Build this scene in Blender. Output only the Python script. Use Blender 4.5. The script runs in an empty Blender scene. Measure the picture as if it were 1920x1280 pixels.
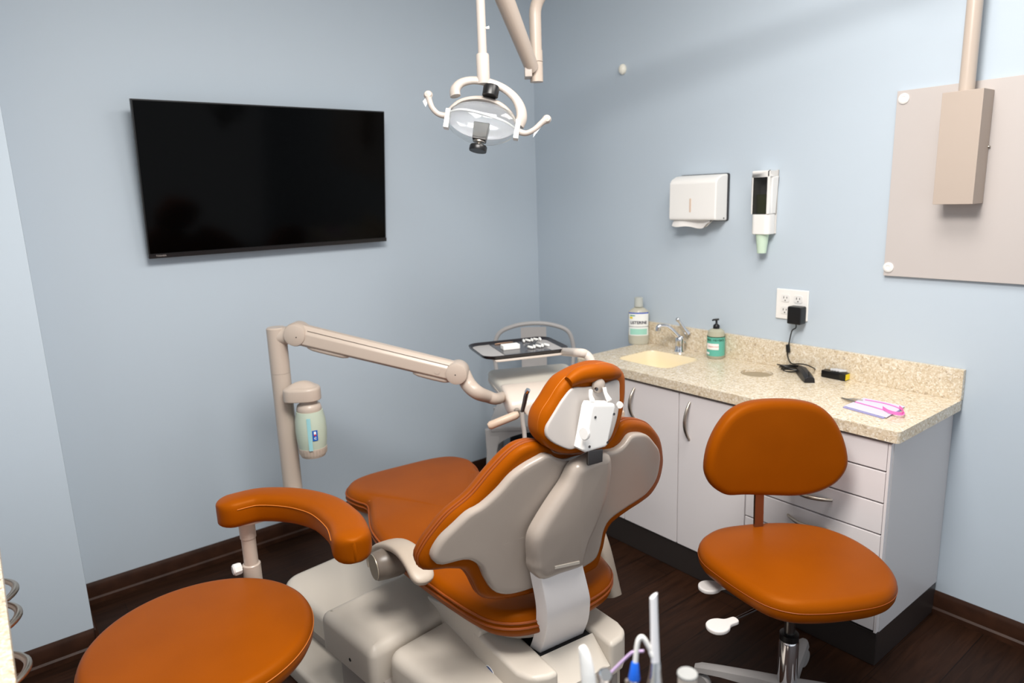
import bpy, bmesh, math, random
from mathutils import Vector, Matrix
random.seed(7)
SC = bpy.context.scene
COL = SC.collection
PI = math.pi
V = Vector

# ------------------------------------------------------------------ camera
F_PX = 1294.2
CAM = V((-2.4058, -2.8321, 1.4367))
YAW, PITCH, ROLL = 0.66223, 0.20826, -0.03474
fw = V((math.sin(YAW)*math.cos(PITCH), math.cos(YAW)*math.cos(PITCH), -math.sin(PITCH)))
r0 = fw.cross(V((0, 0, 1))).normalized(); u0 = r0.cross(fw)
rt = math.cos(ROLL)*r0 + math.sin(ROLL)*u0
up = -math.sin(ROLL)*r0 + math.cos(ROLL)*u0
cd = bpy.data.cameras.new('camera'); cam = bpy.data.objects.new('camera', cd); COL.objects.link(cam)
m = Matrix.Identity(4)
for i in range(3):
    m[i][0] = rt[i]; m[i][1] = up[i]; m[i][2] = -fw[i]; m[i][3] = CAM[i]
cam.matrix_world = m
cd.sensor_width = 36.0; cd.lens = F_PX/1920*36.0; cd.clip_start = 0.02
cd.dof.use_dof = True; cd.dof.focus_distance = 1.72; cd.dof.aperture_fstop = 3.2
SC.camera = cam

# ------------------------------------------------------------------ light
SC.view_settings.view_transform = 'Standard'; SC.view_settings.look = 'None'
SC.view_settings.gamma = 1.0; SC.view_settings.use_curve_mapping = False
SC.view_settings.exposure = 0.34
w = bpy.data.worlds.new('world'); SC.world = w; w.use_nodes = True
bg = w.node_tree.nodes['Background']; bg.inputs[0].default_value = (0.92, 0.965, 1.02, 1); bg.inputs[1].default_value = 0.72

def area(name, loc, target, sx, sy, power, color=(1, .965, .92)):
    l = bpy.data.lights.new(name, 'AREA'); l.shape = 'RECTANGLE'; l.size = sx; l.size_y = sy
    l.energy = power; l.color = color
    o = bpy.data.objects.new(name, l); COL.objects.link(o)
    o.location = loc
    o.rotation_euler = (V(target)-V(loc)).to_track_quat('-Z', 'Y').to_euler()
    return o
area('ceiling_light_near', (-1.85, -2.05, 2.40), (-1.6, -1.6, 0.0), 0.8, 0.8, 57)
area('ceiling_light_middle', (-0.85, -2.05, 2.42), (-0.70, -1.9, 0.0), 0.6, 0.6, 14)

# ------------------------------------------------------------------ pixel rays -> world points
def ray(u, v): return fw + rt*((u-960)/F_PX) - up*((v-640)/F_PX)
def hz(u, v, z): d = ray(u, v); return CAM + d*((z-CAM.z)/d.z)
def hx(u, v, x): d = ray(u, v); return CAM + d*((x-CAM.x)/d.x)
def hy(u, v, y): d = ray(u, v); return CAM + d*((y-CAM.y)/d.y)
def hd(u, v, t): return CAM + ray(u, v)*t
def hs(u, v, fn, t0=0.6, t1=4.2):
    d = ray(u, v); n = 240; prev = fn(CAM+d*t0); pt = t0
    for i in range(1, n+1):
        t = t0+(t1-t0)*i/n; c = fn(CAM+d*t)
        if (c > 0) != (prev > 0):
            a, b = pt, t
            for _ in range(30):
                mid = (a+b)/2
                if (fn(CAM+d*mid) > 0) == (prev > 0): a = mid
                else: b = mid
            return CAM+d*((a+b)/2)
        prev = c; pt = t
    raise ValueError('no hit %s %s' % (u, v))

# ------------------------------------------------------------------ materials
def lin(c): return tuple(((x/255/12.92) if x/255 <= .04045 else ((x/255+.055)/1.055)**2.4) for x in c)
MATS = {}
def mat(name, rgb, rough=0.5, metal=0.0, spec=0.5, bump=0.0, bscale=200.0, trans=0.0, coat=0.0, alpha=1.0, sss=0.0, ior=1.45):
    if name in MATS: return MATS[name]
    mt = bpy.data.materials.new(name); mt.use_nodes = True
    nt = mt.node_tree; p = nt.nodes['Principled BSDF']
    p.inputs['Base Color'].default_value = (*lin(rgb), 1); p.inputs['Roughness'].default_value = rough
    p.inputs['Metallic'].default_value = metal; p.inputs['Specular IOR Level'].default_value = spec
    p.inputs['Transmission Weight'].default_value = trans; p.inputs['Coat Weight'].default_value = coat
    p.inputs['Alpha'].default_value = alpha; p.inputs['IOR'].default_value = ior
    tc = nt.nodes.new('ShaderNodeTexCoord'); nz = nt.nodes.new('ShaderNodeTexNoise')
    nz.inputs['Scale'].default_value = bscale; nz.inputs['Detail'].default_value = 4
    nt.links.new(tc.outputs['Object'], nz.inputs['Vector'])
    if bump > 0:
        b = nt.nodes.new('ShaderNodeBump'); b.inputs['Strength'].default_value = bump; b.inputs['Distance'].default_value = 0.002
        nt.links.new(nz.outputs['Fac'], b.inputs['Height']); nt.links.new(b.outputs['Normal'], p.inputs['Normal'])
    else:
        mr = nt.nodes.new('ShaderNodeMapRange'); mr.inputs[3].default_value = max(0, rough-.012); mr.inputs[4].default_value = min(1, rough+.012)
        nt.links.new(nz.outputs['Fac'], mr.inputs[0]); nt.links.new(mr.outputs[0], p.inputs['Roughness'])
    MATS[name] = mt; return mt

def ramp(nt, src, stops):
    r = nt.nodes.new('ShaderNodeValToRGB'); e = r.color_ramp.elements
    while len(e) > 1: e.remove(e[-1])
    e[0].position = stops[0][0]; e[0].color = (*lin(stops[0][1]), 1)
    for p_, c in stops[1:]:
        k = e.new(p_); k.color = (*lin(c), 1)
    nt.links.new(src, r.inputs[0]); return r

def mat_wall():
    return mat('wall_paint', (187, 198, 208), 0.62, spec=0.3, bump=0.06, bscale=350)
def mat_leather():
    mt = mat('tan_leather', (136, 63, 1), 0.42, spec=0.20, bump=0.10, bscale=420)
    nt = mt.node_tree; p = nt.nodes['Principled BSDF']
    tc = nt.nodes.new('ShaderNodeTexCoord'); n2 = nt.nodes.new('ShaderNodeTexNoise'); n2.inputs['Scale'].default_value = 6
    nt.links.new(tc.outputs['Object'], n2.inputs['Vector'])
    p.inputs['Specular Tint'].default_value = (1.0, .50, .16, 1)
    r = ramp(nt, n2.outputs['Fac'], [(0.3, (131, 62, 1)), (0.7, (139, 67, 2))])
    nt.links.new(r.outputs[0], p.inputs['Base Color'])
    return mt
def mat_granite():
    if 'granite' in MATS: return MATS['granite']
    mt = mat('granite', (214, 196, 165), 0.25, spec=0.5)
    nt = mt.node_tree; p = nt.nodes['Principled BSDF']
    tc = nt.nodes.new('ShaderNodeTexCoord')
    v1 = nt.nodes.new('ShaderNodeTexVoronoi'); v1.inputs['Scale'].default_value = 210
    v2 = nt.nodes.new('ShaderNodeTexVoronoi'); v2.inputs['Scale'].default_value = 110
    for v_ in (v1, v2): nt.links.new(tc.outputs['Object'], v_.inputs['Vector'])
    sx = nt.nodes.new('ShaderNodeSeparateColor'); nt.links.new(v1.outputs['Color'], sx.inputs[0])
    r1 = ramp(nt, sx.outputs[0], [(0.0, (140, 114, 90)), (0.035, (190, 168, 138)), (0.25, (206, 188, 160)), (0.6, (216, 202, 178)), (0.85, (234, 226, 212)), (1.0, (244, 240, 232))])
    s2 = nt.nodes.new('ShaderNodeSeparateColor'); nt.links.new(v2.outputs['Color'], s2.inputs[0])
    r2 = ramp(nt, s2.outputs[1], [(0.0, (150, 130, 108)), (0.04, (196, 178, 150)), (0.5, (210, 194, 168)), (1.0, (228, 216, 196))])
    mx = nt.nodes.new('ShaderNodeMix'); mx.data_type = 'RGBA'; mx.inputs[0].default_value = 0.45
    nt.links.new(r1.outputs[0], mx.inputs[6]); nt.links.new(r2.outputs[0], mx.inputs[7])
    nt.links.new(mx.outputs[2], p.inputs['Base Color'])
    MATS['granite'] = mt; return mt
def mat_floor():
    mt = mat('dark_planks', (50, 32, 22), 0.45, spec=0.18)
    nt = mt.node_tree; p = nt.nodes['Principled BSDF']
    tc = nt.nodes.new('ShaderNodeTexCoord'); mp = nt.nodes.new('ShaderNodeMapping')
    mp.inputs['Scale'].default_value = (1, 1, 1)
    nt.links.new(tc.outputs['Object'], mp.inputs[0])
    br = nt.nodes.new('ShaderNodeTexBrick'); br.inputs['Scale'].default_value = 1.0
    br.inputs['Brick Width'].default_value = 1.1; br.inputs['Row Height'].default_value = 0.15; br.inputs['Mortar Size'].default_value = 0.0012
    br.inputs['Color1'].default_value = (*lin((54, 32, 20)), 1); br.inputs['Color2'].default_value = (*lin((42, 25, 16)), 1); br.inputs['Mortar'].default_value = (*lin((18, 12, 10)), 1)
    nt.links.new(mp.outputs[0], br.inputs['Vector'])
    m2 = nt.nodes.new('ShaderNodeMapping'); m2.inputs['Scale'].default_value = (1.2, 14, 1); nt.links.new(tc.outputs['Object'], m2.inputs[0])
    nz = nt.nodes.new('ShaderNodeTexNoise'); nz.inputs['Scale'].default_value = 3.5; nz.inputs['Detail'].default_value = 8; nz.inputs['Distortion'].default_value = 1.2
    nt.links.new(m2.outputs[0], nz.inputs['Vector'])
    r = ramp(nt, nz.outputs['Fac'], [(0.25, (120, 120, 120)), (0.75, (255, 255, 255))])
    mx = nt.nodes.new('ShaderNodeMix'); mx.data_type = 'RGBA'; mx.blend_type = 'MULTIPLY'; mx.inputs[0].default_value = 0.8
    nt.links.new(br.outputs['Color'], mx.inputs[6]); nt.links.new(r.outputs[0], mx.inputs[7])
    nt.links.new(mx.outputs[2], p.inputs['Base Color'])
    b = nt.nodes.new('ShaderNodeBump'); b.inputs['Strength'].default_value = .25; b.inputs['Distance'].default_value = .002
    nt.links.new(nz.outputs['Fac'], b.inputs['Height']); nt.links.new(b.outputs['Normal'], p.inputs['Normal'])
    return mt
def mat_wood():
    mt = mat('dark_wood_trim', (52, 32, 22), 0.42, spec=0.2)
    nt = mt.node_tree; p = nt.nodes['Principled BSDF']
    tc = nt.nodes.new('ShaderNodeTexCoord'); nz = nt.nodes.new('ShaderNodeTexNoise'); nz.inputs['Scale'].default_value = 18; nz.inputs['Detail'].default_value = 6
    nt.links.new(tc.outputs['Object'], nz.inputs['Vector'])
    r = ramp(nt, nz.outputs['Fac'], [(0.3, (44, 26, 18)), (0.7, (62, 38, 26))]); nt.links.new(r.outputs[0], p.inputs['Base Color'])
    return mt
WALL = mat_wall(); LEATHER = mat_leather(); GRANITE = mat_granite(); FLOOR = mat_floor(); WOOD = mat_wood()
PIPING = mat('dark_tan_piping', (140, 66, 12), 0.5, bump=.1)
STITCH = mat('stitching', (190, 108, 36), 0.6)
BEIGE = mat('beige_enamel', (188, 173, 160), 0.30, spec=0.45)
BEIGE_D = mat('taupe_plastic', (172, 158, 143), 0.42)
BROWNGREY = mat('brown_grey_plastic', (104, 94, 85), 0.35)
LAMPW = mat('lamp_enamel', (176, 166, 158), 0.32, spec=0.4)
GREYC = mat('warm_grey_cover', (199, 190, 178), 0.40, bump=.03, bscale=500)
GREYS = mat('shell_grey', (160, 148, 138), 0.28)
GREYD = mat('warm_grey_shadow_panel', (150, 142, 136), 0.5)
WHITE = mat('white_plastic', (236, 233, 229), 0.32)
WHITE_D = mat('off_white_cover', (240, 235, 233), 0.32)
CREAMW = mat('cream_white_plastic', (212, 200, 189), 0.30)
PANEL = mat('board_beige', (190, 182, 178), 0.45)
BOXB = mat('box_taupe', (176, 161, 149), 0.45)
LAMIN = mat('cabinet_laminate', (224, 218, 218), 0.38)
LAMIN_E = mat('cabinet_end_panel', (205, 202, 203), 0.42)
BLACK = mat('black_plastic', (14, 14, 15), 0.35)
DARKGAP = mat('dark_gap', (22, 20, 20), 0.7)
CHROME = mat('chrome', (225, 225, 228), 0.08, metal=1.0)
STEEL = mat('brushed_steel', (182, 172, 160), 0.30, metal=1.0)
DSTEEL = mat('dark_steel', (120, 116, 114), 0.28, metal=1.0)
KICK = mat('kick_dark_metal', (62, 56, 54), 0.34, metal=0.35)
KICKF = mat('kick_dark_rubber', (48, 44, 44), 0.5)
CHAIRG = mat('painted_steel_grey', (186, 182, 180), 0.34)
GLASSC = mat('clear_plastic', (244, 246, 246), 0.05, trans=0.95, ior=1.3)
TRAYB = mat('tray_black', (40, 38, 42), 0.22)
TRAYG = mat('tray_grey_base', (176, 172, 170), 0.35)
COTTON = mat('cotton_white', (246, 244, 240), 0.85, bump=.3, bscale=600)
SINK = mat('sink_cream', (240, 225, 192), 0.18)
GUM = mat('hose_grey', (170, 164, 158), 0.45)

# ------------------------------------------------------------------ mesh helpers
WM = {}     # world matrices of linked objects
class MB:
    def __init__(s): s.bm = bmesh.new()
    def loft(s, rings, cap0=True, cap1=True, closed=True):
        vr = [[s.bm.verts.new(p) for p in r] for r in rings]
        n = len(vr[0])
        for i in range(len(vr)-1):
            for j in range(n if closed else n-1):
                k = (j+1) % n
                try: s.bm.faces.new((vr[i][j], vr[i][k], vr[i+1][k], vr[i+1][j]))
                except ValueError: pass
        if cap0: s.bm.faces.new(list(reversed(vr[0])))
        if cap1: s.bm.faces.new(vr[-1])
        return s
    def fan(s, ring_pts, c, flip=False): pass
    def box(s, x0, x1, y0, y1, z0, z1, M=None):
        P = [(x0, y0), (x1, y0), (x1, y1), (x0, y1)]
        f = (lambda p: M @ V(p)) if M else (lambda p: V(p))
        return s.loft([[f((x, y, z0)) for x, y in P], [f((x, y, z1)) for x, y in P]])
    def prism(s, poly, fn, d0, d1):
        return s.loft([[fn(x, y, d0) for x, y in poly], [fn(x, y, d1) for x, y in poly]])
    def tube(s, pts, rad, n=14, sub=0, ends=True, flat=None, upv=None):
        pts = [V(p) for p in pts]
        rad = [rad]*len(pts) if not hasattr(rad, '__len__') else list(rad)
        if sub: pts, rad = smooth_path(pts, rad, sub)
        T = []
        for i in range(len(pts)):
            a = pts[max(i-1, 0)]; b = pts[min(i+1, len(pts)-1)]
            T.append((b-a).normalized())
        nrm = V(upv) if upv is not None else (V((0, 0, 1)) if abs(T[0].z) < .9 else V((1, 0, 0)))
        rings = []
        for i, p in enumerate(pts):
            nrm = (nrm - T[i]*nrm.dot(T[i])).normalized(); bn = T[i].cross(nrm)
            fx, fy = flat if flat else (1, 1)
            rings.append([p + (nrm*math.cos(2*PI*k/n)*fy + bn*math.sin(2*PI*k/n)*fx)*rad[i] for k in range(n)])
        return s.loft(rings, ends, ends)
    def sweep(s, pts, hw, hh, upv, n=20, e=3.0, sub=6, rnd=True):
        """rounded-rectangle section swept along pts; hw half width, hh half height; rounded ends"""
        pts = [V(p) for p in pts]; pts, _ = smooth_path(pts, [1]*len(pts), sub) if sub else (pts, None)
        hwl = hw if hasattr(hw, '__len__') else [hw]*len(pts)
        if len(hwl) != len(pts):
            hwl = [hwl[0] + (hwl[-1]-hwl[0])*i/(len(pts)-1) if len(hwl) == 2 else lerp_list(hwl, i/(len(pts)-1)) for i in range(len(pts))]
        upv = V(upv).normalized(); rings = []
        T = [(pts[min(i+1, len(pts)-1)]-pts[max(i-1, 0)]).normalized() for i in range(len(pts))]
        def ring(p, t, a, b):
            side = t.cross(upv).normalized(); u_ = side.cross(t).normalized(); R = []
            for k in range(n):
                th = 2*PI*k/n; c, q = math.cos(th), math.sin(th)
                R.append(p + side*(a*math.copysign(abs(c)**(2/e), c)) + u_*(b*math.copysign(abs(q)**(2/e), q)))
            return R
        if rnd:
            for k in range(6):
                th = PI/2*(k+.35)/6
                r_ = hwl[0]; rings.append(ring(pts[0]-T[0]*r_*math.cos(th), T[0], r_*math.sin(th), hh*(0.62+.38*math.sin(th))))
        for i, p in enumerate(pts): rings.append(ring(p, T[i], hwl[i], hh))
        if rnd:
            for k in range(5, -1, -1):
                th = PI/2*(k+.35)/6
                r_ = hwl[-1]; rings.append(ring(pts[-1]+T[-1]*r_*math.cos(th), T[-1], r_*math.sin(th), hh*(0.62+.38*math.sin(th))))
        return s.loft(rings)
    def lathe(s, prof, c=(0, 0, 0), axis=(0, 0, 1), n=28, sx=1.0, sy=1.0, xref=None):
        ax = V(axis).normalized(); x = V(xref) if xref is not None else (V((1, 0, 0)) if abs(ax.x) < .9 else V((0, 1, 0)))
        x = (x-ax*x.dot(ax)).normalized(); y = ax.cross(x); c = V(c)
        rings = [[c+ax*z+(x*math.cos(2*PI*k/n)*sx+y*math.sin(2*PI*k/n)*sy)*max(r, 1e-5) for k in range(n)] for r, z in prof]
        return s.loft(rings)
    def puff(s, outline, fn, w0, w1, rtop, rbot, dome=0.0, n=80, spline=True, rs=5, inner=None, bottom=True, edge_pow=1.0):
        """pillow on a closed 2-D outline: rounded rim, domed top.  fn(u,v,w)->world"""
        O = closed_spline(outline, n) if spline else resample(outline, n)
        area2 = sum(O[i][0]*O[(i+1) % n][1]-O[(i+1) % n][0]*O[i][1] for i in range(n))
        if area2 < 0: O = O[::-1]
        cx = sum(p[0] for p in O)/n; cy = sum(p[1] for p in O)/n
        N = []
        for i in range(n):
            a, b = O[i-1], O[(i+1) % n]; dx, dy = b[0]-a[0], b[1]-a[1]; l = math.hypot(dx, dy) or 1
            N.append((-dy/l, dx/l))
        def inset(d): return [(O[i][0]+N[i][0]*d, O[i][1]+N[i][1]*d) for i in range(n)]
        rings = []
        if bottom:
            for sc_ in (0.03, .5, .85):
                I = inset(rbot); rings.append([fn(cx+(p[0]-cx)*sc_, cy+(p[1]-cy)*sc_, w0) for p in I])
        for k in range(rs+1):
            th = PI/2*k/rs; I = inset(rbot*(1-math.sin(th))); rings.append([fn(p[0], p[1], w0+rbot*(1-math.cos(th))) for p in I])
        for k in range(rs+1):
            th = PI/2*k/rs; I = inset(rtop*(1-math.cos(th))); rings.append([fn(p[0], p[1], w1-rtop*(1-math.sin(th))) for p in I])
        I = inset(rtop)
        for sc_ in (.94, .86, .76, .64, .5, .36, .22, .1, .03):
            rings.append([fn(cx+(p[0]-cx)*sc_, cy+(p[1]-cy)*sc_, w1+dome*(1-sc_*sc_)) for p in I])
        return s.loft(rings)
    def build(s, name, material, parent=None, bevel=0.0, seg=2, sharp=40, subsurf=0, origin=None, flat=False):
        bm = s.bm
        bmesh.ops.remove_doubles(bm, verts=bm.verts, dist=1e-6)
        bmesh.ops.recalc_face_normals(bm, faces=bm.faces)
        if bevel > 0:
            E_ = [e for e in bm.edges if len(e.link_faces) == 2 and e.calc_face_angle(0) > math.radians(30)]
            bmesh.ops.bevel(bm, geom=E_, offset=bevel, segments=seg, affect='EDGES', profile=.5, clamp_overlap=True)
        for f in bm.faces: f.smooth = not flat
        for e in bm.edges:
            if len(e.link_faces) == 2 and e.calc_face_angle(0) > math.radians(sharp): e.smooth = False
        me = bpy.data.meshes.new(name)
        if parent is not None: base = WM[parent.name]
        else:
            if origin is None:
                xs = [v.co for v in bm.verts]
                lo = V((min(p.x for p in xs), min(p.y for p in xs), min(p.z for p in xs))); hi = V((max(p.x for p in xs), max(p.y for p in xs), max(p.z for p in xs)))
                origin = V(((lo.x+hi.x)/2, (lo.y+hi.y)/2, lo.z))
            base = Matrix.Translation(origin)
        bmesh.ops.transform(bm, matrix=base.inverted(), verts=bm.verts)
        bm.to_mesh(me); bm.free(); me.materials.append(material)
        o = bpy.data.objects.new(name, me); COL.objects.link(o)
        if parent is not None: o.parent = parent
        else: o.location = base.translation
        WM[o.name] = base
        if bevel > 0:
            w_ = o.modifiers.new('weighted', 'WEIGHTED_NORMAL'); w_.keep_sharp = True
        if subsurf:
            q = o.modifiers.new('sub', 'SUBSURF'); q.levels = subsurf; q.render_levels = subsurf
        return o
def lerp_list(L, t):
    x = t*(len(L)-1); i = min(int(x), len(L)-2); return L[i]+(L[i+1]-L[i])*(x-i)
def cr(p0, p1, p2, p3, t):
    return 0.5*((2*p1)+(p2-p0)*t+(2*p0-5*p1+4*p2-p3)*t*t+(3*p1-p0-3*p2+p3)*t*t*t)
def smooth_path(pts, rad, sub):
    P, R = [], []; n = len(pts)
    for i in range(n-1):
        a, b, c, d = pts[max(i-1, 0)], pts[i], pts[i+1], pts[min(i+2, n-1)]
        for k in range(sub):
            t = k/sub; P.append(cr(a, b, c, d, t)); R.append(rad[i]+(rad[i+1]-rad[i])*t)
    P.append(pts[-1]); R.append(rad[-1]); return P, R
def resample(O, n):
    m_ = len(O); L = [math.dist(O[i], O[(i+1) % m_]) for i in range(m_)]; tot = sum(L); out = []
    i, acc = 0, 0.0
    for k in range(n):
        s_ = tot*k/n
        while acc+L[i] < s_ and i < m_-1: acc += L[i]; i += 1
        t = (s_-acc)/(L[i] or 1); a, b = O[i], O[(i+1) % m_]; out.append((a[0]+(b[0]-a[0])*t, a[1]+(b[1]-a[1])*t))
    return out
def closed_spline(O, n):
    P = [V((p[0], p[1], 0)) for p in O]; m_ = len(P); D = []
    for i in range(m_):
        for k in range(8): D.append(cr(P[i-1], P[i], P[(i+1) % m_], P[(i+2) % m_], k/8))
    return resample([(p.x, p.y) for p in D], n)
def rrect(x0, x1, y0, y1, r, k=5):
    out = []
    for cx, cy, a in ((x1-r, y0+r, -PI/2), (x1-r, y1-r, 0), (x0+r, y1-r, PI/2), (x0+r, y0+r, PI)):
        for i in range(k+1):
            t = a+PI/2*i/k; out.append((cx+r*math.cos(t), cy+r*math.sin(t)))
    return out
def thing(name, label, cat, loc, group=None):
    o = bpy.data.objects.new(name, None); COL.objects.link(o); o.location = loc; o.empty_display_size = .05
    o['label'] = label; o['category'] = cat
    if group: o['group'] = group
    WM[o.name] = Matrix.Translation(V(loc)); return o
def tag(o, label, cat, group=None, kind=None):
    o['label'] = label; o['category'] = cat
    if group: o['group'] = group
    if kind: o['kind'] = kind
    return o
def struct(o, label=None):
    o['kind'] = 'structure'
    if label: o['label'] = label
    return o
def plab(o, label): o['label'] = label; return o
DG = None
def text_on(txt, size, fn, material, name, parent, align='CENTER', depth=.0006, bold=0.0):
    """letters as a thin solid mesh mapped by fn(x, y, w)"""
    c = bpy.data.curves.new('letters', 'FONT'); c.body = txt; c.size = size; c.align_x = align; c.align_y = 'CENTER'; c.extrude = depth/2; c.offset = bold; c.resolution_u = 2
    t = bpy.data.objects.new('letters', c); COL.objects.link(t)
    bpy.context.view_layer.update()
    me = bpy.data.meshes.new_from_object(t.evaluated_get(bpy.context.evaluated_depsgraph_get()))
    bpy.data.objects.remove(t); bpy.data.curves.remove(c)
    b = MB(); b.bm.from_mesh(me); bpy.data.meshes.remove(me)
    for v_ in b.bm.verts: v_.co = fn(v_.co.x, v_.co.y, v_.co.z)
    return b.build(name, material, parent, flat=True)

# ================================================================== the room
CEIL = 2.45
struct(MB().box(-3.3, 0.12, -4.2, 0.12, -.06, 0).build('floor', FLOOR))
struct(MB().box(-3.3, 0.12, -4.2, 0.12, CEIL, CEIL+.06).build('ceiling', mat('ceiling_white', (236, 234, 228), .8)))
struct(MB().box(-3.3, 0.12, 0, 0.12, 0, CEIL).build('wall_back', WALL))
struct(MB().box(0, 0.12, -4.2, 0, 0, CEIL).build('wall_right', WALL))
PX, PY = -2.262, -0.335
b = MB(); b.prism([(-3.3, -4.2), (-3.05, -4.2), (-3.05, PY), (PX, PY), (PX, 0), (-3.3, 0)], lambda x, y, z: V((x, y, z)), 0, CEIL)
struct(b.build('wall_left', WALL, bevel=.003))
HB = .08
def base_prof(): return [(0, 0), (.017, 0), (.017, .018), (.011, .024), (.011, HB-.016), (.008, HB-.008), (.004, HB), (0, HB)]
def baseboard(name, p0, p1, nrm):
    p0, p1, nrm = V(p0), V(p1), V(nrm); b = MB()
    b.loft([[p0+nrm*d+V((0, 0, z)) for d, z in base_prof()], [p1+nrm*d+V((0, 0, z)) for d, z in base_prof()]])
    struct(b.build(name, WOOD, sharp=25))
baseboard('baseboard_back', (PX, 0, 0), (0, 0, 0), (0, -1, 0))
baseboard('baseboard_right', (0, -4.2, 0), (0, -2.035, 0), (-1, 0, 0))
baseboard('baseboard_left', (-3.05, PY, 0), (PX, PY, 0), (0, -1, 0))
baseboard('trim_1', (PX, PY-.017, 0), (PX, 0, 0), (1, 0, 0))

# ================================================================== counter on the right wall
HC = .757; CD = .452; YR = -2.058; YL = -.762; CT = .034
ct = thing('countertop', 'speckled beige stone countertop with backsplash along the right wall', 'countertop', (-CD/2, (YR+YL)/2, HC))
# sink opening
S4 = [hz(1166, 672, HC), hz(1222, 655, HC), hz(1305, 668, HC), hz(1248, 691, HC)]
sx0, sx1 = -.342, -.112; sy0, sy1 = -1.150, -.880
hole = rrect(sx0, sx1, sy0, sy1, .045, 5)
gc = hz(1419, 699, HC); gr = .058
def counter_mesh():
    """slab with the sink and chute openings cut through"""
    b = MB(); bm = b.bm
    outer = rrect(-CD, -.0, YR, YL, .012, 3)
    circ = [(gc.x+gr*math.cos(2*PI*k/32), gc.y+gr*math.sin(2*PI*k/32)) for k in range(32)]
    for z in (HC, HC-CT):
        edges = []
        for loop in (outer, hole, circ):
            vs = [bm.verts.new((x, y, z)) for x, y in loop]
            edges += [bm.edges.new((vs[i], vs[(i+1) % len(vs)])) for i in range(len(vs))]
        bmesh.ops.triangle_fill(bm, use_beauty=True, use_dissolve=False, edges=edges)
    for loop in (outer, hole, circ):
        n = len(loop)
        bm.verts.ensure_lookup_table()
        top = {}
        for v_ in bm.verts: top[(round(v_.co.x, 5), round(v_.co.y, 5), round(v_.co.z, 5))] = v_
        g = lambda p, z: top[(round(p[0], 5), round(p[1], 5), round(z, 5))]
        for i in range(n):
            p, q = loop[i], loop[(i+1) % n]
            bm.faces.new((g(p, HC), g(q, HC), g(q, HC-CT), g(p, HC-CT)))
    return b
counter_mesh().build('slab', GRANITE, ct, sharp=30)
MB().box(-.019, -.0005, YR, YL, HC, HC+.098).build('backsplash', GRANITE, ct, bevel=.0015)
MB().lathe([(gr+.001, 0), (gr+.001, .004), (0, .004)], (gc.x, gc.y, HC-.014), n=32).build('chute_cover', mat('granite_dark', (158, 143, 118), .5, bump=.2), ct)
o = MB()
O = rrect(sx0+.0006, sx1-.0006, sy0+.0006, sy1-.0006, .0445, 5)
def scl(O, s_): 
    cx, cy = (sx0+sx1)/2, (sy0+sy1)/2; return [(cx+(x-cx)*s_, cy+(y-cy)*s_) for x, y in O]
rings = []
for s_, z in ((1.0, HC-.0022), (.985, HC-.006), (.965, HC-.05), (.91, HC-.085), (.84, HC-.10), (.7, HC-.105), (.3, HC-.108), (.1, HC-.11)):
    rings.append([V((x, y, z)) for x, y in scl(O, s_)])
rings2 = [[p+V((0, 0, -.008)) for p in r] for r in reversed(rings)]
o.loft(rings+rings2, False, False)
sk = thing('sink', 'cream undermount sink basin set in the stone counter', 'sink', ((sx0+sx1)/2, (sy0+sy1)/2, HC-.15))
o.build('basin', SINK, sk)
MB().lathe([(.02, 0), (.02, .004), (.012, .005), (0, .004)], ((sx0+sx1)/2, (sy0+sy1)/2, HC-.109), n=20).build('drain', CHROME, sk)

# cabinets: a two door unit, a drawer unit, an end panel
FX = -CD+.03      # cabinet front plane
KZ = .112
y_d = hx(1272, 800, FX-.018).y      # seam between the doors
y_e = hx(1398, 900, FX-.018).y      # seam door | drawers
CB = YR+.022
def carcass(name, y0, y1, parent, material):
    b = MB(); b.box(FX, -.002, y0, y1, KZ, HC-CT); return b.build(name, material, parent)
c1 = thing('sink_cabinet', 'white two door base cabinet under the sink', 'cabinet', (FX/2, (y_e+YL)/2, 0))
c2 = thing('drawer_cabinet', 'white drawer cabinet at the near end of the stone counter', 'cabinet', (FX/2, (y_e+CB)/2, 0))
b = MB(); T = .016
b.box(FX, -.002, y_e, y_e+T, KZ, HC-CT); b.box(FX, -.002, YL-T-.004, YL-.004, KZ, HC-CT); b.box(FX, -.002, y_e, YL-.004, KZ, KZ+T); b.box(-.01, -.002, y_e, YL-.004, KZ, HC-CT-.12)
b.box(FX, FX+.02, y_e, YL-.004, HC-CT-.012, HC-CT)
b.build('body', LAMIN, c1)
carcass('body', CB, y_e-.001, c2, LAMIN_E)
def bow(p0, p1, out, r=.0055, bulge=.03):
    p0, p1, out = V(p0), V(p1), V(out); pts = []
    for i in range(13):
        t = i/12; pts.append(p0.lerp(p1, t)+out*(bulge*math.sin(PI*t)**.8))
    return MB().tube(pts, [r*(.8+.4*math.sin(PI*i/12)) for i in range(13)], 10)
DTH = .018
def door(y0, y1, hpix0, hpix1):
    d = MB().box(FX-DTH, FX-.001, y0, y1, KZ+.003, HC-CT-.012).build('door', LAMIN, c1, bevel=.002)
    q0, q1 = hx(*hpix0, FX-DTH-.012), hx(*hpix1, FX-DTH-.012); yy = (q0.y+q1.y)/2
    bow((FX-DTH+.001, yy, q0.z), (FX-DTH+.001, yy, q1.z), (-1, 0, 0)).build('handle', STEEL, d)
    return d
y_f = y_d+(y_d-y_e)*.93
door(y_d+.002, y_f, (1187, 729), (1184, 785))
d2 = door(y_e+.002, y_d-.002, (1290, 755), (1288, 826))
door_left = MB().box(FX-DTH, FX-.001, y_f+.004, YL-.006, KZ+.003, HC-CT-.012).build('filler_panel', LAMIN, c1, bevel=.002)
q = hx(1388, 762, FX-DTH-.001)
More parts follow.
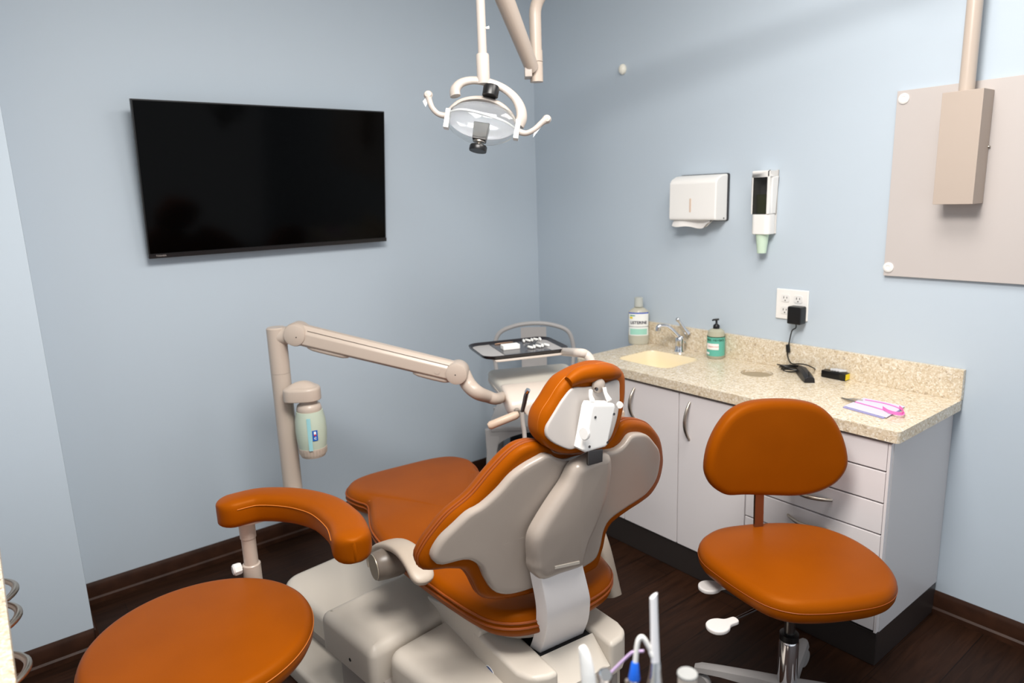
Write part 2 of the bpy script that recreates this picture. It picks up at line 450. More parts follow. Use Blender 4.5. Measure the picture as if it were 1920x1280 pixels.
MB().box(FX-DTH-.0008, FX-DTH+.0002, q.y-.02, q.y+.012, HC-CT-.03, HC-CT-.014).build('sticker', mat('orange_sticker', (240, 150, 20), .6), d2)
zt = HC-CT-.010
MB().box(FX-.0009, FX-.0001, CB+.012, y_e-.002, KZ+.004, zt).build('gap_shade_sheet', DARKGAP, c2)  # dark sheet, paints the shade seen between the drawer fronts
MB().box(FX-.0009, FX-.0001, y_e+.004, YL-.008, KZ+.005, HC-CT-.013).build('gap_shade_sheet', DARKGAP, c1)  # same painted shade behind the door gaps
hts = [.088, .098, .098, .098, None]
z1 = zt
for i, h in enumerate(hts):
    z0 = z1-h if h else KZ+.003
    dr = MB().box(FX-DTH, FX-.001, CB+.010, y_e-.003, z0+.0048, z1).build('drawer', LAMIN, c2, bevel=.002)
    ym = (CB+y_e)/2+.0; zc = (z0+z1)/2+.012
    bow((FX-DTH+.001, ym-.07, zc), (FX-DTH+.001, ym+.07, zc), (-1, 0, 0)).build('handle', STEEL, dr)
    z1 = z0
MB().box(FX-DTH, FX-.001, CB+.001, CB+.0085, KZ+.003, zt).build('edge_strip', LAMIN, c2)
kk = MB()
kk.prism([(FX-.012, CB), (FX-.012, YL), (FX+.01, YL), (FX+.01, CB+.02), (-.003, CB+.02), (-.003, CB)], lambda x, y, z: V((x, y, z)), 0, KZ-.001)
struct(kk.build('baseboard_cabinet', KICK, bevel=.004))

# ================================================================== things on the counter
# mouthwash
P = hz(1210, 640, HC); P = V((-.072, P.y-.02, HC))
P = hz(1210, 641, HC); P.x = min(P.x, -.062)
mw = thing('mouthwash_bottle', 'clear mouthwash bottle with white and mint label beside the sink', 'bottle', (P.x, P.y, HC))
k = 1/1294.2*(P-CAM).dot(fw)      # metres per pixel here
hh = 88*k; hw = 19*k
ang = math.atan2(P.y-CAM.y, P.x-CAM.x)
vx = V((math.sin(ang), -math.cos(ang), 0)); vd = V((-math.cos(ang), -math.sin(ang), 0))   # to the right, to the camera
def bottle_shape(prof, sx, sy):
    b = MB(); b.lathe(prof, P, n=32, sx=sx, sy=sy, xref=vx); return b
LIQ = mat('mouthwash_liquid', (226, 222, 204), .06, trans=.4, ior=1.33)
bottle_shape([(.001, 0.001), (hw*.92, .001), (hw, .012), (hw, hh*.22), (hw*.94, hh*.30), (hw*.97, hh*.55), (hw, hh*.62), (hw*.97, hh*.70), (hw*.6, hh*.765), (hw*.38, hh*.79), (hw*.36, hh*.83), (.001, hh*.83)], 1, .62).build('bottle', LIQ, mw)
bottle_shape([(.001, hh*.80), (hw*.44, hh*.80), (hw*.40, hh*.99), (hw*.3, hh), (.001, hh)], 1, 1).build('cap', mat('clear_grey_cap', (214, 216, 208), .25, trans=.35), mw)
def label_band(z0, z1, a0, a1, rr, material, name, parent, sy=.62, n=18):
    b = MB(); rings = []
    for off in (0.0004, .0012):
        for z in ((z0, z1) if off == .0004 else (z1, z0)):
            rings.append([P+vx*((rr(z)+off)*math.sin(a0+(a1-a0)*i/n))+vd*((rr(z)+off)*sy*math.cos(a0+(a1-a0)*i/n))+V((0, 0, z)) for i in range(n+1)])
    rings.append(rings[0]); b.loft(rings, False, False, closed=False)
    return b.build(name, material, parent)
rw = lambda z: hw*.985
LW = mat('label_white', (240, 241, 238), .5); LM = mat('label_mint', (160, 214, 196), .5); LB = mat('label_blue', (60, 90, 190), .5); LY = mat('label_yellow', (238, 214, 30), .5)
lab = label_band(hh*.20, hh*.69, -1.15, 1.15, rw, LW, 'label', mw)
rw2 = lambda z: hw*.985+.0012
label_band(hh*.665, hh*.69, -1.1, 1.1, rw2, LB, 'blue_stripe', lab)
label_band(hh*.22, hh*.345, -.9, .9, rw2, LM, 'mint_panel', lab)
label_band(hh*.385, hh*.392, -1.15, 1.15, rw2, DARKGAP, 'dark_rule', lab)
label_band(hh*.56, hh*.60, -.95, -.6, rw2, LY, 'yellow_spot', lab)
label_band(hh*.615, hh*.635, -.9, -.35, rw2, mat('label_green', (40, 150, 120), .5), 'green_mark', lab)
def onb(x, y, w_, zc, rr, sy):
    a = x/rr; return P+vx*((rr+w_)*math.sin(a))+vd*((rr+w_)*sy*math.cos(a))+V((0, 0, zc+y))
text_on('LISTERINE', hw*.40, lambda x, y, z: onb(x*.92, y, .003+z, hh*.475, hw*.985, .62), mat('ink_dark', (40, 34, 60), .6), 'lettering', lab, bold=.0004)
# soap
P = hz(1350, 668, HC); P.x = min(P.x, -.055)
k = (P-CAM).dot(fw)/F_PX; hw = 15.7*k
so = thing('soap_dispenser', 'hand soap bottle with teal label and black pump', 'soap bottle', (P.x, P.y, HC))
ang = math.atan2(P.y-CAM.y, P.x-CAM.x); vx = V((math.sin(ang), -math.cos(ang), 0)); vd = V((-math.cos(ang), -math.sin(ang), 0))
hb_ = 56*k
MB().lathe([(.001, .001), (hw*.9, .001), (hw, .006), (hw, hb_*.82), (hw*.93, hb_*.92), (hw*.6, hb_*.985), (hw*.4, hb_), (.001, hb_)], P, n=32).build('bottle', mat('soap_clear', (222, 220, 196), .12, trans=.45, ior=1.35), so)
TEAL = mat('label_teal', (96, 178, 160), .5); TEALD = mat('label_dark_green', (38, 84, 62), .5)
lab = label_band(hb_*.11, hb_*.73, -2.6, 2.6, lambda z: hw, TEAL, 'label', so, sy=1, n=40)
label_band(hb_*.73, hb_*.76, -2.6, 2.6, lambda z: hw+.0002, TEALD, 'green_stripe', lab, sy=1, n=40)
label_band(hb_*.33, hb_*.53, -1.2, .32, lambda z: hw+.0012, mat('label_pinkish', (244, 236, 232), .5), 'white_panel', lab, sy=1)
label_band(hb_*.16, hb_*.23, -1.25, -.75, lambda z: hw+.0012, LW, 'white_corner', lab, sy=1)
text_on("MRS. MEYER'S", hw*.36, lambda x, y, z: onb(x-.004, y, .0022+z, hb_*.645, hw, 1), TEALD, 'lettering', lab)
text_on("CLEAN DAY", hw*.22, lambda x, y, z: onb(x-.010, y, .0030+z, hb_*.43, hw, 1), mat('ink_rose', (210, 130, 120), .6), 'lettering', lab)
pm = MB().lathe([(.001, hb_-.004), (hw*.38, hb_-.004), (hw*.38, hb_+.010), (hw*.34, hb_+.014), (hw*.16, hb_+.019), (.0045, hb_+.021), (.0042, hb_+.036), (.001, hb_+.036)], P, n=20).build('pump', BLACK, so)
tp = P+V((0, 0, hb_+.036))
MB().tube([tp+vx*.010+V((0, 0, .002)), tp, tp-vx*.012+V((0, 0, -.001)), tp-vx*.016+V((0, 0, -.005))], [.0035, .0048, .0036, .003], 10, sub=4).build('nozzle', BLACK, pm)
# faucet
P = hz(1291, 654, HC); P.x = -.060
k = (P-CAM).dot(fw)/F_PX
fc = thing('faucet', 'chrome single lever faucet on the counter behind the sink', 'faucet', (P.x, P.y, HC))
MB().lathe([(.001, 0), (10.5*k, 0), (10.5*k, .003), (9*k, .008), (8.2*k, .03), (8.8*k, .048), (8.2*k, .060), (5*k, .068), (.001, .070)], P, n=28).build('body', CHROME, fc)
dpl = lambda Q: (Q-P).dot(V((.75, -.66, 0)))      # vertical plane through the faucet
pl = lambda u, v, off=0: hs(u, v, lambda Q: (Q-P).dot(V((math.sin(YAW), math.cos(YAW), 0)))-off)
sp = MB().tube([pl(1283, 642), pl(1268, 627), pl(1257, 616), pl(1249, 611.5), pl(1240, 611), pl(1235, 613), pl(1234, 620)], [5.2*k, 4.6*k, 4.3*k, 4.2*k, 4.4*k, 5*k, 5*k], 16, sub=5).build('spout', CHROME, fc)
lv = MB().tube([pl(1290, 626), pl(1282, 616), pl(1276, 606), pl(1272, 600)], [6*k, 4*k, 2.8*k, 3*k], 14, sub=4).build('lever', CHROME, fc)
kp = pl(1271, 599)
MB().lathe([(.0001, -4.4*k), (2.6*k, -3.6*k), (4.2*k, -1.2*k), (4.2*k, 1.2*k), (2.6*k, 3.6*k), (.0001, 4.4*k)], kp, n=18).build('lever_knob', CHROME, lv)

# outlet
ol = thing('wall_outlet', 'white double gang wall outlet above the stone backsplash', 'outlet', (-.002, -1.463, .995))
q0, q1 = hx(1457, 540, -.004), hx(1514, 603, -.004)
oy0, oy1, oz0, oz1 = q1.y, q0.y, q1.z, q0.z
oy0, oy1 = min(oy0, oy1), max(oy0, oy1)
MB().box(-.007, -.0005, oy0, oy1, oz0, oz1).build('plate', WHITE, ol, bevel=.003, seg=3)
for fy in (.30, .70):
    yy = oy1-(oy1-oy0)*fy
    for fz in (.30, .70):
        zz = oz0+(oz1-oz0)*fz
        s_ = MB().prism(rrect(yy-.017, yy+.017, zz-.014, zz+.014, .008, 4), lambda x, y, d: V((-.007-d, x, y)), 0, .002).build('socket', mat('socket_white', (228, 225, 222), .4), ol)
        b = MB(); b.box(-.0095, -.0085, yy+.005, yy+.0072, zz-.002, zz+.007); b.box(-.0095, -.0085, yy-.0072, yy-.005, zz-.001, zz+.006); b.lathe([(.001, 0), (.0024, 0), (.0024, .001), (.0001, .001)], (-.0085, yy, zz-.0085), (-1, 0, 0), n=10)
        b.build('slots', DARKGAP, s_)
# black adapter, cable, ferrite
q0, q1 = hx(1476, 574, -.05), hx(1500, 610, -.05)
pa = thing('power_adapter', 'black power adapter plugged into the white wall outlet', 'adapter', (-.03, (q0.y+q1.y)/2, q1.z))
MB().box(-.050, -.0095, min(q0.y, q1.y), max(q0.y, q1.y), q1.z, q0.z).build('body', BLACK, pa, bevel=.005, seg=3)
yc = (q0.y+q1.y)/2
cb = [V((-.03, yc, q1.z+.002)), V((-.03, yc, q1.z-.015)), hx(1485, 620, -.03), hx(1480, 640, -.026), hx(1477, 655, -.026), hx(1477, 668, -.028), hx(1484, 681, -.035)]
cb += [hx(1500, 682, -.045), hx(1512, 684, -.05), hx(1522, 688, -.052), hz(1534, 695, HC+.006), hz(1547, 700, HC+.010)]
MB().tube(cb, .0023, 8, sub=6).build('cable', BLACK, pa)
MB().lathe([(.003, 0), (.0075, .002), (.0078, .014), (.0075, .03), (.003, .032)], hx(1478, 661, -.026), V((0, .12, 1)), n=14).build('ferrite_bead', BLACK, pa)
# charger
P = hz(1567, 710, HC)
dx = (hz(1591, 712, HC)-hz(1545, 703, HC)); dx.z = 0; dx.normalize(); dy = V((-dx.y, dx.x, 0))
if dy.dot(fw) < 0: dy = -dy
cg = thing('battery_charger', 'small black charger box with yellow end against the stone backsplash', 'charger', (P.x, P.y, HC))
Pc = P+dy*.004; M_ = Matrix.Translation(Pc) @ Matrix((( dx.x, dy.x, 0, 0), (dx.y, dy.y, 0, 0), (0, 0, 1, 0), (0, 0, 0, 1)))
MB().box(-.050, .040, -.016, .016, 0.0002, .026, M_).build('body', BLACK, cg, bevel=.003)
MB().box(.0403, .0408, -.014, .014, .003, .024, M_).build('yellow_label', LY, cg)
MB().box(.018, .0395, -.0162, -.0166, .006, .023, M_).build('yellow_label', mat('label_yellow_dark', (30, 28, 20), .5), cg)
b = MB()
for t in (-.012, -.002, .008, .02):
    b.tube([M_ @ V((t-.008, -.008, .031)), M_ @ V((t+.012, .006, .033))], .0048, 10)
b.build('clear_tips', mat('clear_tips', (225, 226, 228), .1, trans=.4), cg)
# coiled cable and black scanner head
P = hz(1488, 697, HC)
b = MB()
for j in range(4):
    pts = []
    for i in range(25):
        t = 2*PI*i/24; pts.append(P+V((.026*math.cos(t)*(1+.10*j)*.7, .040*math.sin(t)*(1+.06*j)+.006*j, .004+.0045*j+.004*math.sin(t*2+j))))
    b.tube(pts, .0026, 8)
tag(b.build('coiled_cable', BLACK), 'black cable bundled in loops on the stone counter', 'cable')
P0, P1 = hz(1497, 697, HC), hz(1518, 718, HC)
ax = (P1-P0); ax.z = 0
b = MB(); rings = []
for t, wd, ht in ((0, .008, .014), (.15, .014, .030), (.45, .017, .036), (.8, .019, .030), (1, .018, .022)):
    c_ = P0+ax*t; sd = V((-ax.y, ax.x, 0)).normalized()
    rings.append([c_+sd*wd+V((0, 0, .0004)), c_+sd*wd*.9+V((0, 0, ht*.7)), c_+sd*wd*.4+V((0, 0, ht)), c_-sd*wd*.4+V((0, 0, ht)), c_-sd*wd*.9+V((0, 0, ht*.7)), c_-sd*wd+V((0, 0, .0004))])
b.loft(rings)
sc_ = thing('charging_cradle', 'black wedge shaped charging cradle lying in front of the cable loops', 'cradle', (P0.x, P0.y, HC))
b.build('body', mat('black_soft', (24, 23, 27), .4), sc_, bevel=.002)
MB().tube([P0+ax*.95+V((0, 0, .018)), P0+ax*.95+V((0, 0, .04))+sd*-.004], .002, 8).build('prong', BLACK, sc_)
# papers, lanyard
def sheet(name, pix, z, th, material, label, grp=None):
    pts = [hz(u, v, z) for u, v in pix]; b = MB(); b.loft([pts, [p+V((0, 0, th)) for p in pts]])
    return tag(b.build(name, material, None), label, 'paper', grp)
LAV = mat('lavender_paper', (205, 203, 222), .6)
sheet('folded_card', [(1580, 764), (1656, 785), (1690, 770), (1618, 750)], HC+.0006, .0022, mat('lavender_dark', (150, 146, 190), .6), 'lavender card lowest of the small paper pile on the counter')
sheet('paper_card', [(1583, 761), (1662, 783), (1697, 762), (1620, 746)], HC+.0034, .0012, LAV, 'pale lavender card on top of the paper pile')
ln = thing('lanyard', 'hot pink lanyard with a steel clip lying on the lavender cards', 'lanyard', tuple(hz(1640, 768, HC)))
PINK = mat('hot_pink_fabric', (245, 120, 190), .55)
zl = HC+.0062
b = MB(); b.tube([hz(1600, 752, zl), hz(1640, 763, zl), hz(1668, 772, zl), hz(1684, 778, zl+.004), hz(1695, 776, zl+.004), hz(1688, 766, zl), hz(1660, 756, zl), hz(1622, 749, zl)], .0022, 8, sub=5, flat=(1, .6))
b.build('cord', PINK, ln)
b = MB(); Lp = [hz(1655, 767, zl+.001), hz(1666, 774, zl+.001), hz(1680, 778, zl+.001), hz(1692, 778, zl+.001), hz(1693, 772, zl+.001), hz(1686, 766, zl+.001)]
P_, _ = smooth_path(Lp, [1]*len(Lp), 5)
b.loft([[p, p+V((0, 0, .010)), p+V((.001, .001, .010)), p+V((.001, .001, 0))] for p in P_]); b.build('wide_band', PINK, ln)
b = MB(); b.tube([hz(1604, 753, zl), hz(1592, 750, zl), hz(1578, 746, zl)], [.003, .004, .0025], 8); b.tube([hz(1618, 750, zl), hz(1600, 748, zl), hz(1585, 748, zl)], [.0025, .0032, .002], 8)
b.build('clip', STEEL, ln)

# ================================================================== things on the right wall
# paper towel dispenser
q0, q1 = hx(1262, 332, -.0), hx(1368, 413, -.0)
ty1, ty0 = -.915, hx(1367, 370, -.003).y; tz1, tz0 = hx(1368, 324, -.003).z, hx(1363, 414, -.003).z
D_ = .085
ty1 = hx(1253, 370, -D_).y
td = thing('paper_towel_dispenser', 'white paper towel dispenser with folded towel hanging on the right wall', 'dispenser', (-.04, (ty0+ty1)/2, tz0))
MB().prism(rrect(ty0, ty1, tz0, tz1, .008, 3), lambda x, y, d: V((-d, x, y)), .0005, .006).build('back_plate', mat('dark_grey_plastic', (58, 60, 64), .5), td)
b = MB()
prof = [(-.006, tz1-.002), (-.045, tz1-.006), (-.072, tz1-.018), (-.083, tz1-.032), (-D_, tz0+.02), (-D_+.002, tz0+.006), (-.006, tz0+.002)]
n_ = len(prof)
b.loft([[V((x, y, z)) for x, z in prof] for y in (ty0+.004, ty1-.003)])
b.build('cover', WHITE, td, bevel=.006, seg=3)
wz0, wz1 = hx(1294, 398, -D_).z, hx(1294, 372, -D_).z; wy = hx(1294, 385, -D_).y
MB().prism(rrect(wy-.004, wy+.004, wz0, wz1, .0038, 5), lambda x, y, d: V((-D_-d, x, y)), -.003, .0008).build('sight_slot', mat('slot_tan', (214, 190, 172), .6), td)
MB().lathe([(.0001, 0), (.003, 0), (.003, .001), (.0001, .001)], (-.03, ty0+.0035, tz0+.012), (0, -1, 0), n=10).build('lock', DARKGAP, td)
b = MB(); r1, r2 = [], []
N_ = 24
y_a, y_b = ty1-.012, ty0+.04
for i in range(N_+1):
    t = i/N_; y = y_a+(y_b-y_a)*t
    drop = .012+.014*math.sin(PI*t)+.006*math.sin(t*9+1.0)
    if t > .8: drop *= (1-t)/.2*.8+.2
    r1.append(V((-.062-.008*math.sin(t*7), y, tz0+.006))); r2.append(V((-.070-.010*math.sin(t*6+.5), y, tz0-drop)))
rings = [r1, r2, [p+V((.001, 0, .0004)) for p in r2], [p+V((.001, 0, 0)) for p in r1], r1]
b.loft(rings, False, False, closed=False)
r2b = [p+V((.03, 0, .006)) for p in r2]
b.loft([r2, r2b, [p+V((0, 0, .001)) for p in r2b], [p+V((0, 0, .001)) for p in r2], r2], False, False, closed=False)
tag(b.build('paper_towel', mat('paper_white', (232, 228, 224), .8)), 'folded white paper towel poking out under the wall dispenser', 'paper towel')
# cup dispenser
CDp = .062
cy1, cy0 = hx(1406, 440, -CDp).y, hx(1456, 440, -.0).y
cz1, cz0 = hx(1408, 321, -.06).z, hx(1405, 439, -CDp).z
cu = thing('cup_dispenser', 'white cup dispenser with smoked window on the right wall', 'dispenser', (-.05, (cy0+cy1)/2, cz0))
cym = (cy0+cy1)/2; W2 = (cy1-cy0)/2
wz0, wz1 = hx(1405, 402, -.08).z, hx(1408, 333, -.08).z
b = MB()
b.box(-.006, -.0005, cym-W2, cym+W2, cz0, cz1)
b.box(-CDp, -.006, cym-W2, cym-W2+.010, wz0, cz1);
b.box(-CDp, -.006, cym-W2, cym+W2, wz1, cz1)
b.box(-CDp, -.006, cym+W2-.006, cym+W2, wz0, wz1); b.box(-.04, -.006, cym-W2, cym-W2+.008, wz0, wz1)
b.build('housing', WHITE, cu, bevel=.004)
b = MB(); PP = rrect(cym-W2, cym+W2, 0, CDp-.003, .018, 5)
b.prism(PP, lambda x, y, d: V((-.003-y, x, d)), cz0+.0, wz0)
b.build('lower_cover', WHITE, cu, bevel=.003)
MB().box(-CDp+.001, -CDp+.003, cym-W2+.010, cym+W2-.006, wz0, wz1).build('smoked_window', mat('smoked_acrylic', (26, 23, 20), .08, alpha=.58), cu)
CUPG = mat('mint_foam', (200, 220, 198), .6)
def cup(z0, r0_, r1_, h): return MB().lathe([(.001, z0), (r0_, z0), (r1_, z0+h), (r1_+.0015, z0+h), (r1_+.0015, z0+h+.002), (r1_-.002, z0+h+.002), (r0_-.002, z0+.003), (.001, z0+.003)], (-.033, cym+.002, 0), n=24)
czb = hx(1426, 474, -.033).z
tag(cup(czb, .0165, .0235, cz0-czb-.003).build('foam_cup', CUPG), 'pale green foam cup hanging out of the bottom of the wall dispenser', 'cup')
MB().lathe([(.001, 0), (.024, 0), (.026, .07), (.001, .07)], (-.033, cym+.002, wz0+.002), n=20).build('cup_stack', mat('olive_cups', (190, 200, 120), .6), cu)
# wall bumper
P = hx(1169, 130, 0)
tag(MB().lathe([(.001, .0005), (.021, .0005), (.023, .006), (.020, .014), (.012, .020), (.001, .022)], P, (-1, 0, 0), n=24, sx=1.0, sy=.85, xref=(0, 0, 1)).build('wall_bumper', mat('ivory_dome', (240, 236, 222), .35)), 'small ivory dome fixed high on the right wall near the corner', 'wall bumper')
# beige board with caps, and the metal box with pole
by1 = hx(1670, 340, -.006).y; bz1, bz0 = hx(1685, 171, -.01).z, hx(1655, 516, -.01).z
bd = thing('mounting_board', 'flat beige board screwed to the right wall behind the metal box', 'board', (-.006, by1-.4, bz0))
by1 = hx(1656, 516, -.014).y
b = MB().box(-.014, -.0005, by1-.85, by1, bz0, bz1).build('panel', PANEL, bd, bevel=.0015)
for u, v in ((1695, 185), (1666, 501)):
    MB().lathe([(.001, 0), (.0165, 0), (.0165, .003), (.012, .006), (.008, .006), (.007, .0045), (.001, .0045)], hx(u, v, -.0138), (-1, 0, 0), n=20).build('screw_cap', WHITE, bd)
for zc in (bz1-.03, bz0+.03):
    MB().lathe([(.001, 0), (.0165, 0), (.0165, .003), (.012, .006), (.001, .0045)], (-.0138, by1-.82, zc), (-1, 0, 0), n=20).build('screw_cap', WHITE, bd)
XB = -.095
a0, a1, a2, a3 = hx(1767, 173, XB), hx(1843, 166, XB), hx(1826, 383, XB), hx(1748, 383, XB)
ya, yb = (a0.y+a3.y)/2, (a1.y+a2.y)/2; za, zb = (a0.z+a1.z)/2, (a2.z+a3.z)/2
xm = thing('pole_mount', 'taupe metal box with a round pole rising from it on the beige board', 'mount', (-.05, (ya+yb)/2, zb))
MB().box(XB, -.0145, yb, ya, zb, za).build('box', BOXB, xm, bevel=.0015)
pc = (ya+yb)/2+.006
MB().tube([V((-.052, pc, za-.004)), V((-.052, pc, CEIL-.002))], .0205, 24).build('pole', BEIGE, xm)
MB().lathe([(.001, 0), (.004, 0), (.004, .003), (.0025, .005), (.001, .005)], hy(1853, 275, yb), (0, -1, 0), n=10).build('screw', STEEL, xm)

# ================================================================== television
TX0, TX1 = -1.878, -.902
yt, ybt = -.118, -.052
t0, t1 = hy(250, 181, yt), hy(728, 212, yt); b0, b1 = hy(273, 481, ybt), hy(718, 456, ybt)
tvx0, tvx1 = (t0.x+b0.x)/2, (t1.x+b1.x)/2; tz_t = (t0.z+t1.z)/2; tz_b = (b0.z+b1.z)/2
tv = thing('television', 'black flat screen television tilted forward on the left wall', 'television', ((tvx0+tvx1)/2, -.05, tz_b))
ez = (V((0, yt-ybt, tz_t-tz_b))).normalized(); en = V((0, -ez.z, ez.y)); H_ = math.hypot(yt-ybt, tz_t-tz_b)
TVM = lambda x, y, d: V((x, ybt, tz_b))+ez*y+en*d
MB().prism([(tvx0, 0), (tvx1, 0), (tvx1, H_), (tvx0, H_)], TVM, -.022, -.001).build('case', BLACK, tv, bevel=.002)
MB().prism([(tvx0+.005, .017), (tvx1-.005, .017), (tvx1-.005, H_-.005), (tvx0+.005, H_-.005)], TVM, -.001, 0).build('screen', mat('screen_glass', (2, 2, 2), .10, spec=.10), tv)
bz = MB().prism([(tvx0, 0), (tvx1, 0), (tvx1, .016), (tvx0, .016)], TVM, -.001, .0025).build('lower_bezel', mat('bezel_black', (22, 20, 21), .3), tv)
text_on('TOSHIBA', .0085, lambda x, y, z: TVM(tvx0+.041+x, .0085+y, .003+z), mat('logo_silver', (170, 160, 155), .4), 'logo', bz)
b = MB(); xm_ = (tvx0+tvx1)/2
b.prism([(xm_-.15, H_*.35), (xm_+.15, H_*.35), (xm_+.15, H_*.65), (xm_-.15, H_*.65)], TVM, -.045, -.0215)
b.box(xm_-.12, xm_+.12, -.03, -.0005, tz_b+H_*.38, tz_b+H_*.62); b.box(xm_-.1, xm_-.06, -.07, -.01, tz_b+H_*.4, tz_b+H_*.6); b.box(xm_+.06, xm_+.1, -.07, -.01, tz_b+H_*.4, tz_b+H_*.6)
b.build('wall_bracket', BLACK, tv)

# ================================================================== operating light
DL = 1.9
lt = thing('dental_light', 'ceiling hung dental operating light with clear shield and two handles', 'lamp', tuple(hd(905, 215, DL)))
toc = -(fw - V((0, 0, fw.z))).normalized()          # horizontal, towards the camera
rgt = V((-toc.y, toc.x, 0)) if V((-toc.y, toc.x, 0)).dot(rt) > 0 else V((toc.y, -toc.x, 0))
kl = DL/F_PX
L0 = hd(905, 100, DL)
JD = 2.24
jb = hd(1005, 152, JD)
ptop = V((L0.x, L0.y, jb.z+.35))
ptop = hd(905, 155, DL); ptop = V((ptop.x, ptop.y, 2.10))
plb = hd(907, 158, DL); 
pole_xy = V((plb.x, plb.y, 0))
def pz(v): return hs(906, v, lambda Q: (Q-plb).dot(toc)).z
MB().tube([V((pole_xy.x, pole_xy.y, pz(103))), V((pole_xy.x, pole_xy.y, 2.14))], 8.3*kl, 20).build('pole', LAMPW, lt)
MB().lathe([(.004, pz(157)), (12*kl, pz(157)), (12.2*kl, pz(104)), (11*kl, pz(101)), (.004, pz(101))], pole_xy, n=24).build('sleeve', LAMPW, lt)
MB().tube([V((pole_xy.x, pole_xy.y, pz(53)))+rgt*.012, V((pole_xy.x, pole_xy.y, pz(52)))+rgt*.021], [.003, .0045], 10).build('screw', WHITE, lt)
# spring arm and bent post
at_ = V((pole_xy.x, pole_xy.y, 2.12))
jx = hd(1004, 60, JD); jpz = lambda v: hs(1003, v, lambda Q: (Q-jx).dot(toc)).z
ab = V((jx.x, jx.y, jpz(128)))-rgt*.016+toc*.02
b = MB(); b.tube([ab, at_+toc*.01], [.022, .030], 20, flat=(1, 1.2)); b.build('spring_arm', BEIGE, lt)
MB().lathe([(.001, -.035), (.028, -.035), (.032, -.02), (.032, .05), (.026, .06), (.001, .06)], at_, n=24).build('knuckle', LAMPW, lt)
b = MB()
zt_ = jpz(30); bend = []
dir2 = V((-.06, -1.98, 0))-V((jx.x, jx.y, 0)); dir2.normalize(); dir2 = (dir2*.9+V((0, 0, .10))).normalized()
dir2 = (hd(1110, 2, 2.16)-hd(1040, 14, 2.22)).normalized()
base = V((jx.x, jx.y, 0)); R_ = .075
z_up = jpz(28)
hv = V((dir2.x, dir2.y, 0)).normalized()
bend = [base+V((0, 0, jpz(96))), base+V((0, 0, z_up-.02))]
for i in range(0, 9):
    t = PI/2*i/8; bend.append(base+V((0, 0, z_up))+hv*(R_*(1-math.cos(t)))+V((0, 0, R_*math.sin(t))))
endp = bend[-1]+hv*.95+V((0, 0, .03)); bend.append(bend[-1]+hv*.3+V((0, 0, .008))); bend.append(endp)
b.tube(bend, .0195, 20); b.build('bent_tube', BEIGE, lt)
MB().tube([endp-hv*.01-V((0, 0, .05)), V((endp.x, endp.y, CEIL-.001))-hv*.01], .026, 20).build('ceiling_post', BEIGE, lt)
MB().lathe([(.001, 0), (.07, 0), (.07, .012), (.001, .012)], (endp.x-hv.x*.01, endp.y-hv.y*.01, CEIL-.0125), n=28).build('ceiling_plate', BEIGE, lt)
b = MB(); b.tube([base+V((0, 0, jpz(154))), base+V((0, 0, jpz(117)))], .0215, 20); b.tube([base+V((0, 0, jpz(116))), base+V((0, 0, jpz(95)))], .0215, 20)
b.build('collar', BEIGE, lt)
bx0 = base-rgt*.028+toc*.03
b = MB(); mm = Matrix(((rgt.x, -toc.x, 0, bx0.x), (rgt.y, -toc.y, 0, bx0.y), (0, 0, 1, 0), (0, 0, 0, 1)))
b.box(-.012, .012, -.02, .04, jpz(148), jpz(127), mm); b.build('hinge_block', LAMPW, lt, bevel=.003)
# head, tilted about the view axis
hc = hd(906, 222, DL)
tl = math.radians(9)
ex = (rt*math.cos(tl)-up*math.sin(tl)); eu = (up*math.cos(tl)+rt*math.sin(tl)); ef = -fw      # right, up, to camera
# tilt the face down to the patient
LH = lambda x, y, d=0: hc+ex*(x*kl)+eu*(y*kl)+ef*(d*kl)      # head units are photo pixels
# yoke
yk = [LH(-58, 33), LH(-60, 46), LH(-50, 60), LH(-28, 68), LH(0, 68), LH(28, 62), LH(52, 48), LH(66, 30), LH(71, 12), LH(68, -3)]
MB().tube(yk, [11*kl, 11*kl, 9.5*kl, 8.5*kl, 9*kl, 8.5*kl, 9*kl, 10.5*kl, 11*kl, 10.5*kl], 16, sub=5, flat=(1.1, .8)).build('yoke', LAMPW, lt)
# reflector housing back (arched rim)
b = MB(); rim = [LH(-70, 2, -6), LH(-52, 24, -6), LH(-28, 35, -6), LH(0, 38, -6), LH(28, 32, -6), LH(50, 18, -6), LH(69, -4, -6)]
b.tube(rim, [5*kl, 6*kl, 7*kl, 8*kl, 7*kl, 6*kl, 5*kl], 14, sub=5, flat=(1.6, .7)); b.build('housing', LAMPW, lt)
# reflector bowl, convex mirror behind the shield
b = MB(); rings = []
for i in range(9):
    t = i/8; rings.append([LH(66*math.cos(a)*math.cos(PI/2*t*.97), 34*math.sin(a)*math.cos(PI/2*t*.97)-4, -28*math.sin(PI/2*t)-2) for a in [2*PI*j/40 for j in range(40)]])
b.loft(rings, False, True); b.build('reflector', mat('reflector_glass', (225, 226, 232), .12, metal=.25, trans=.25), lt)
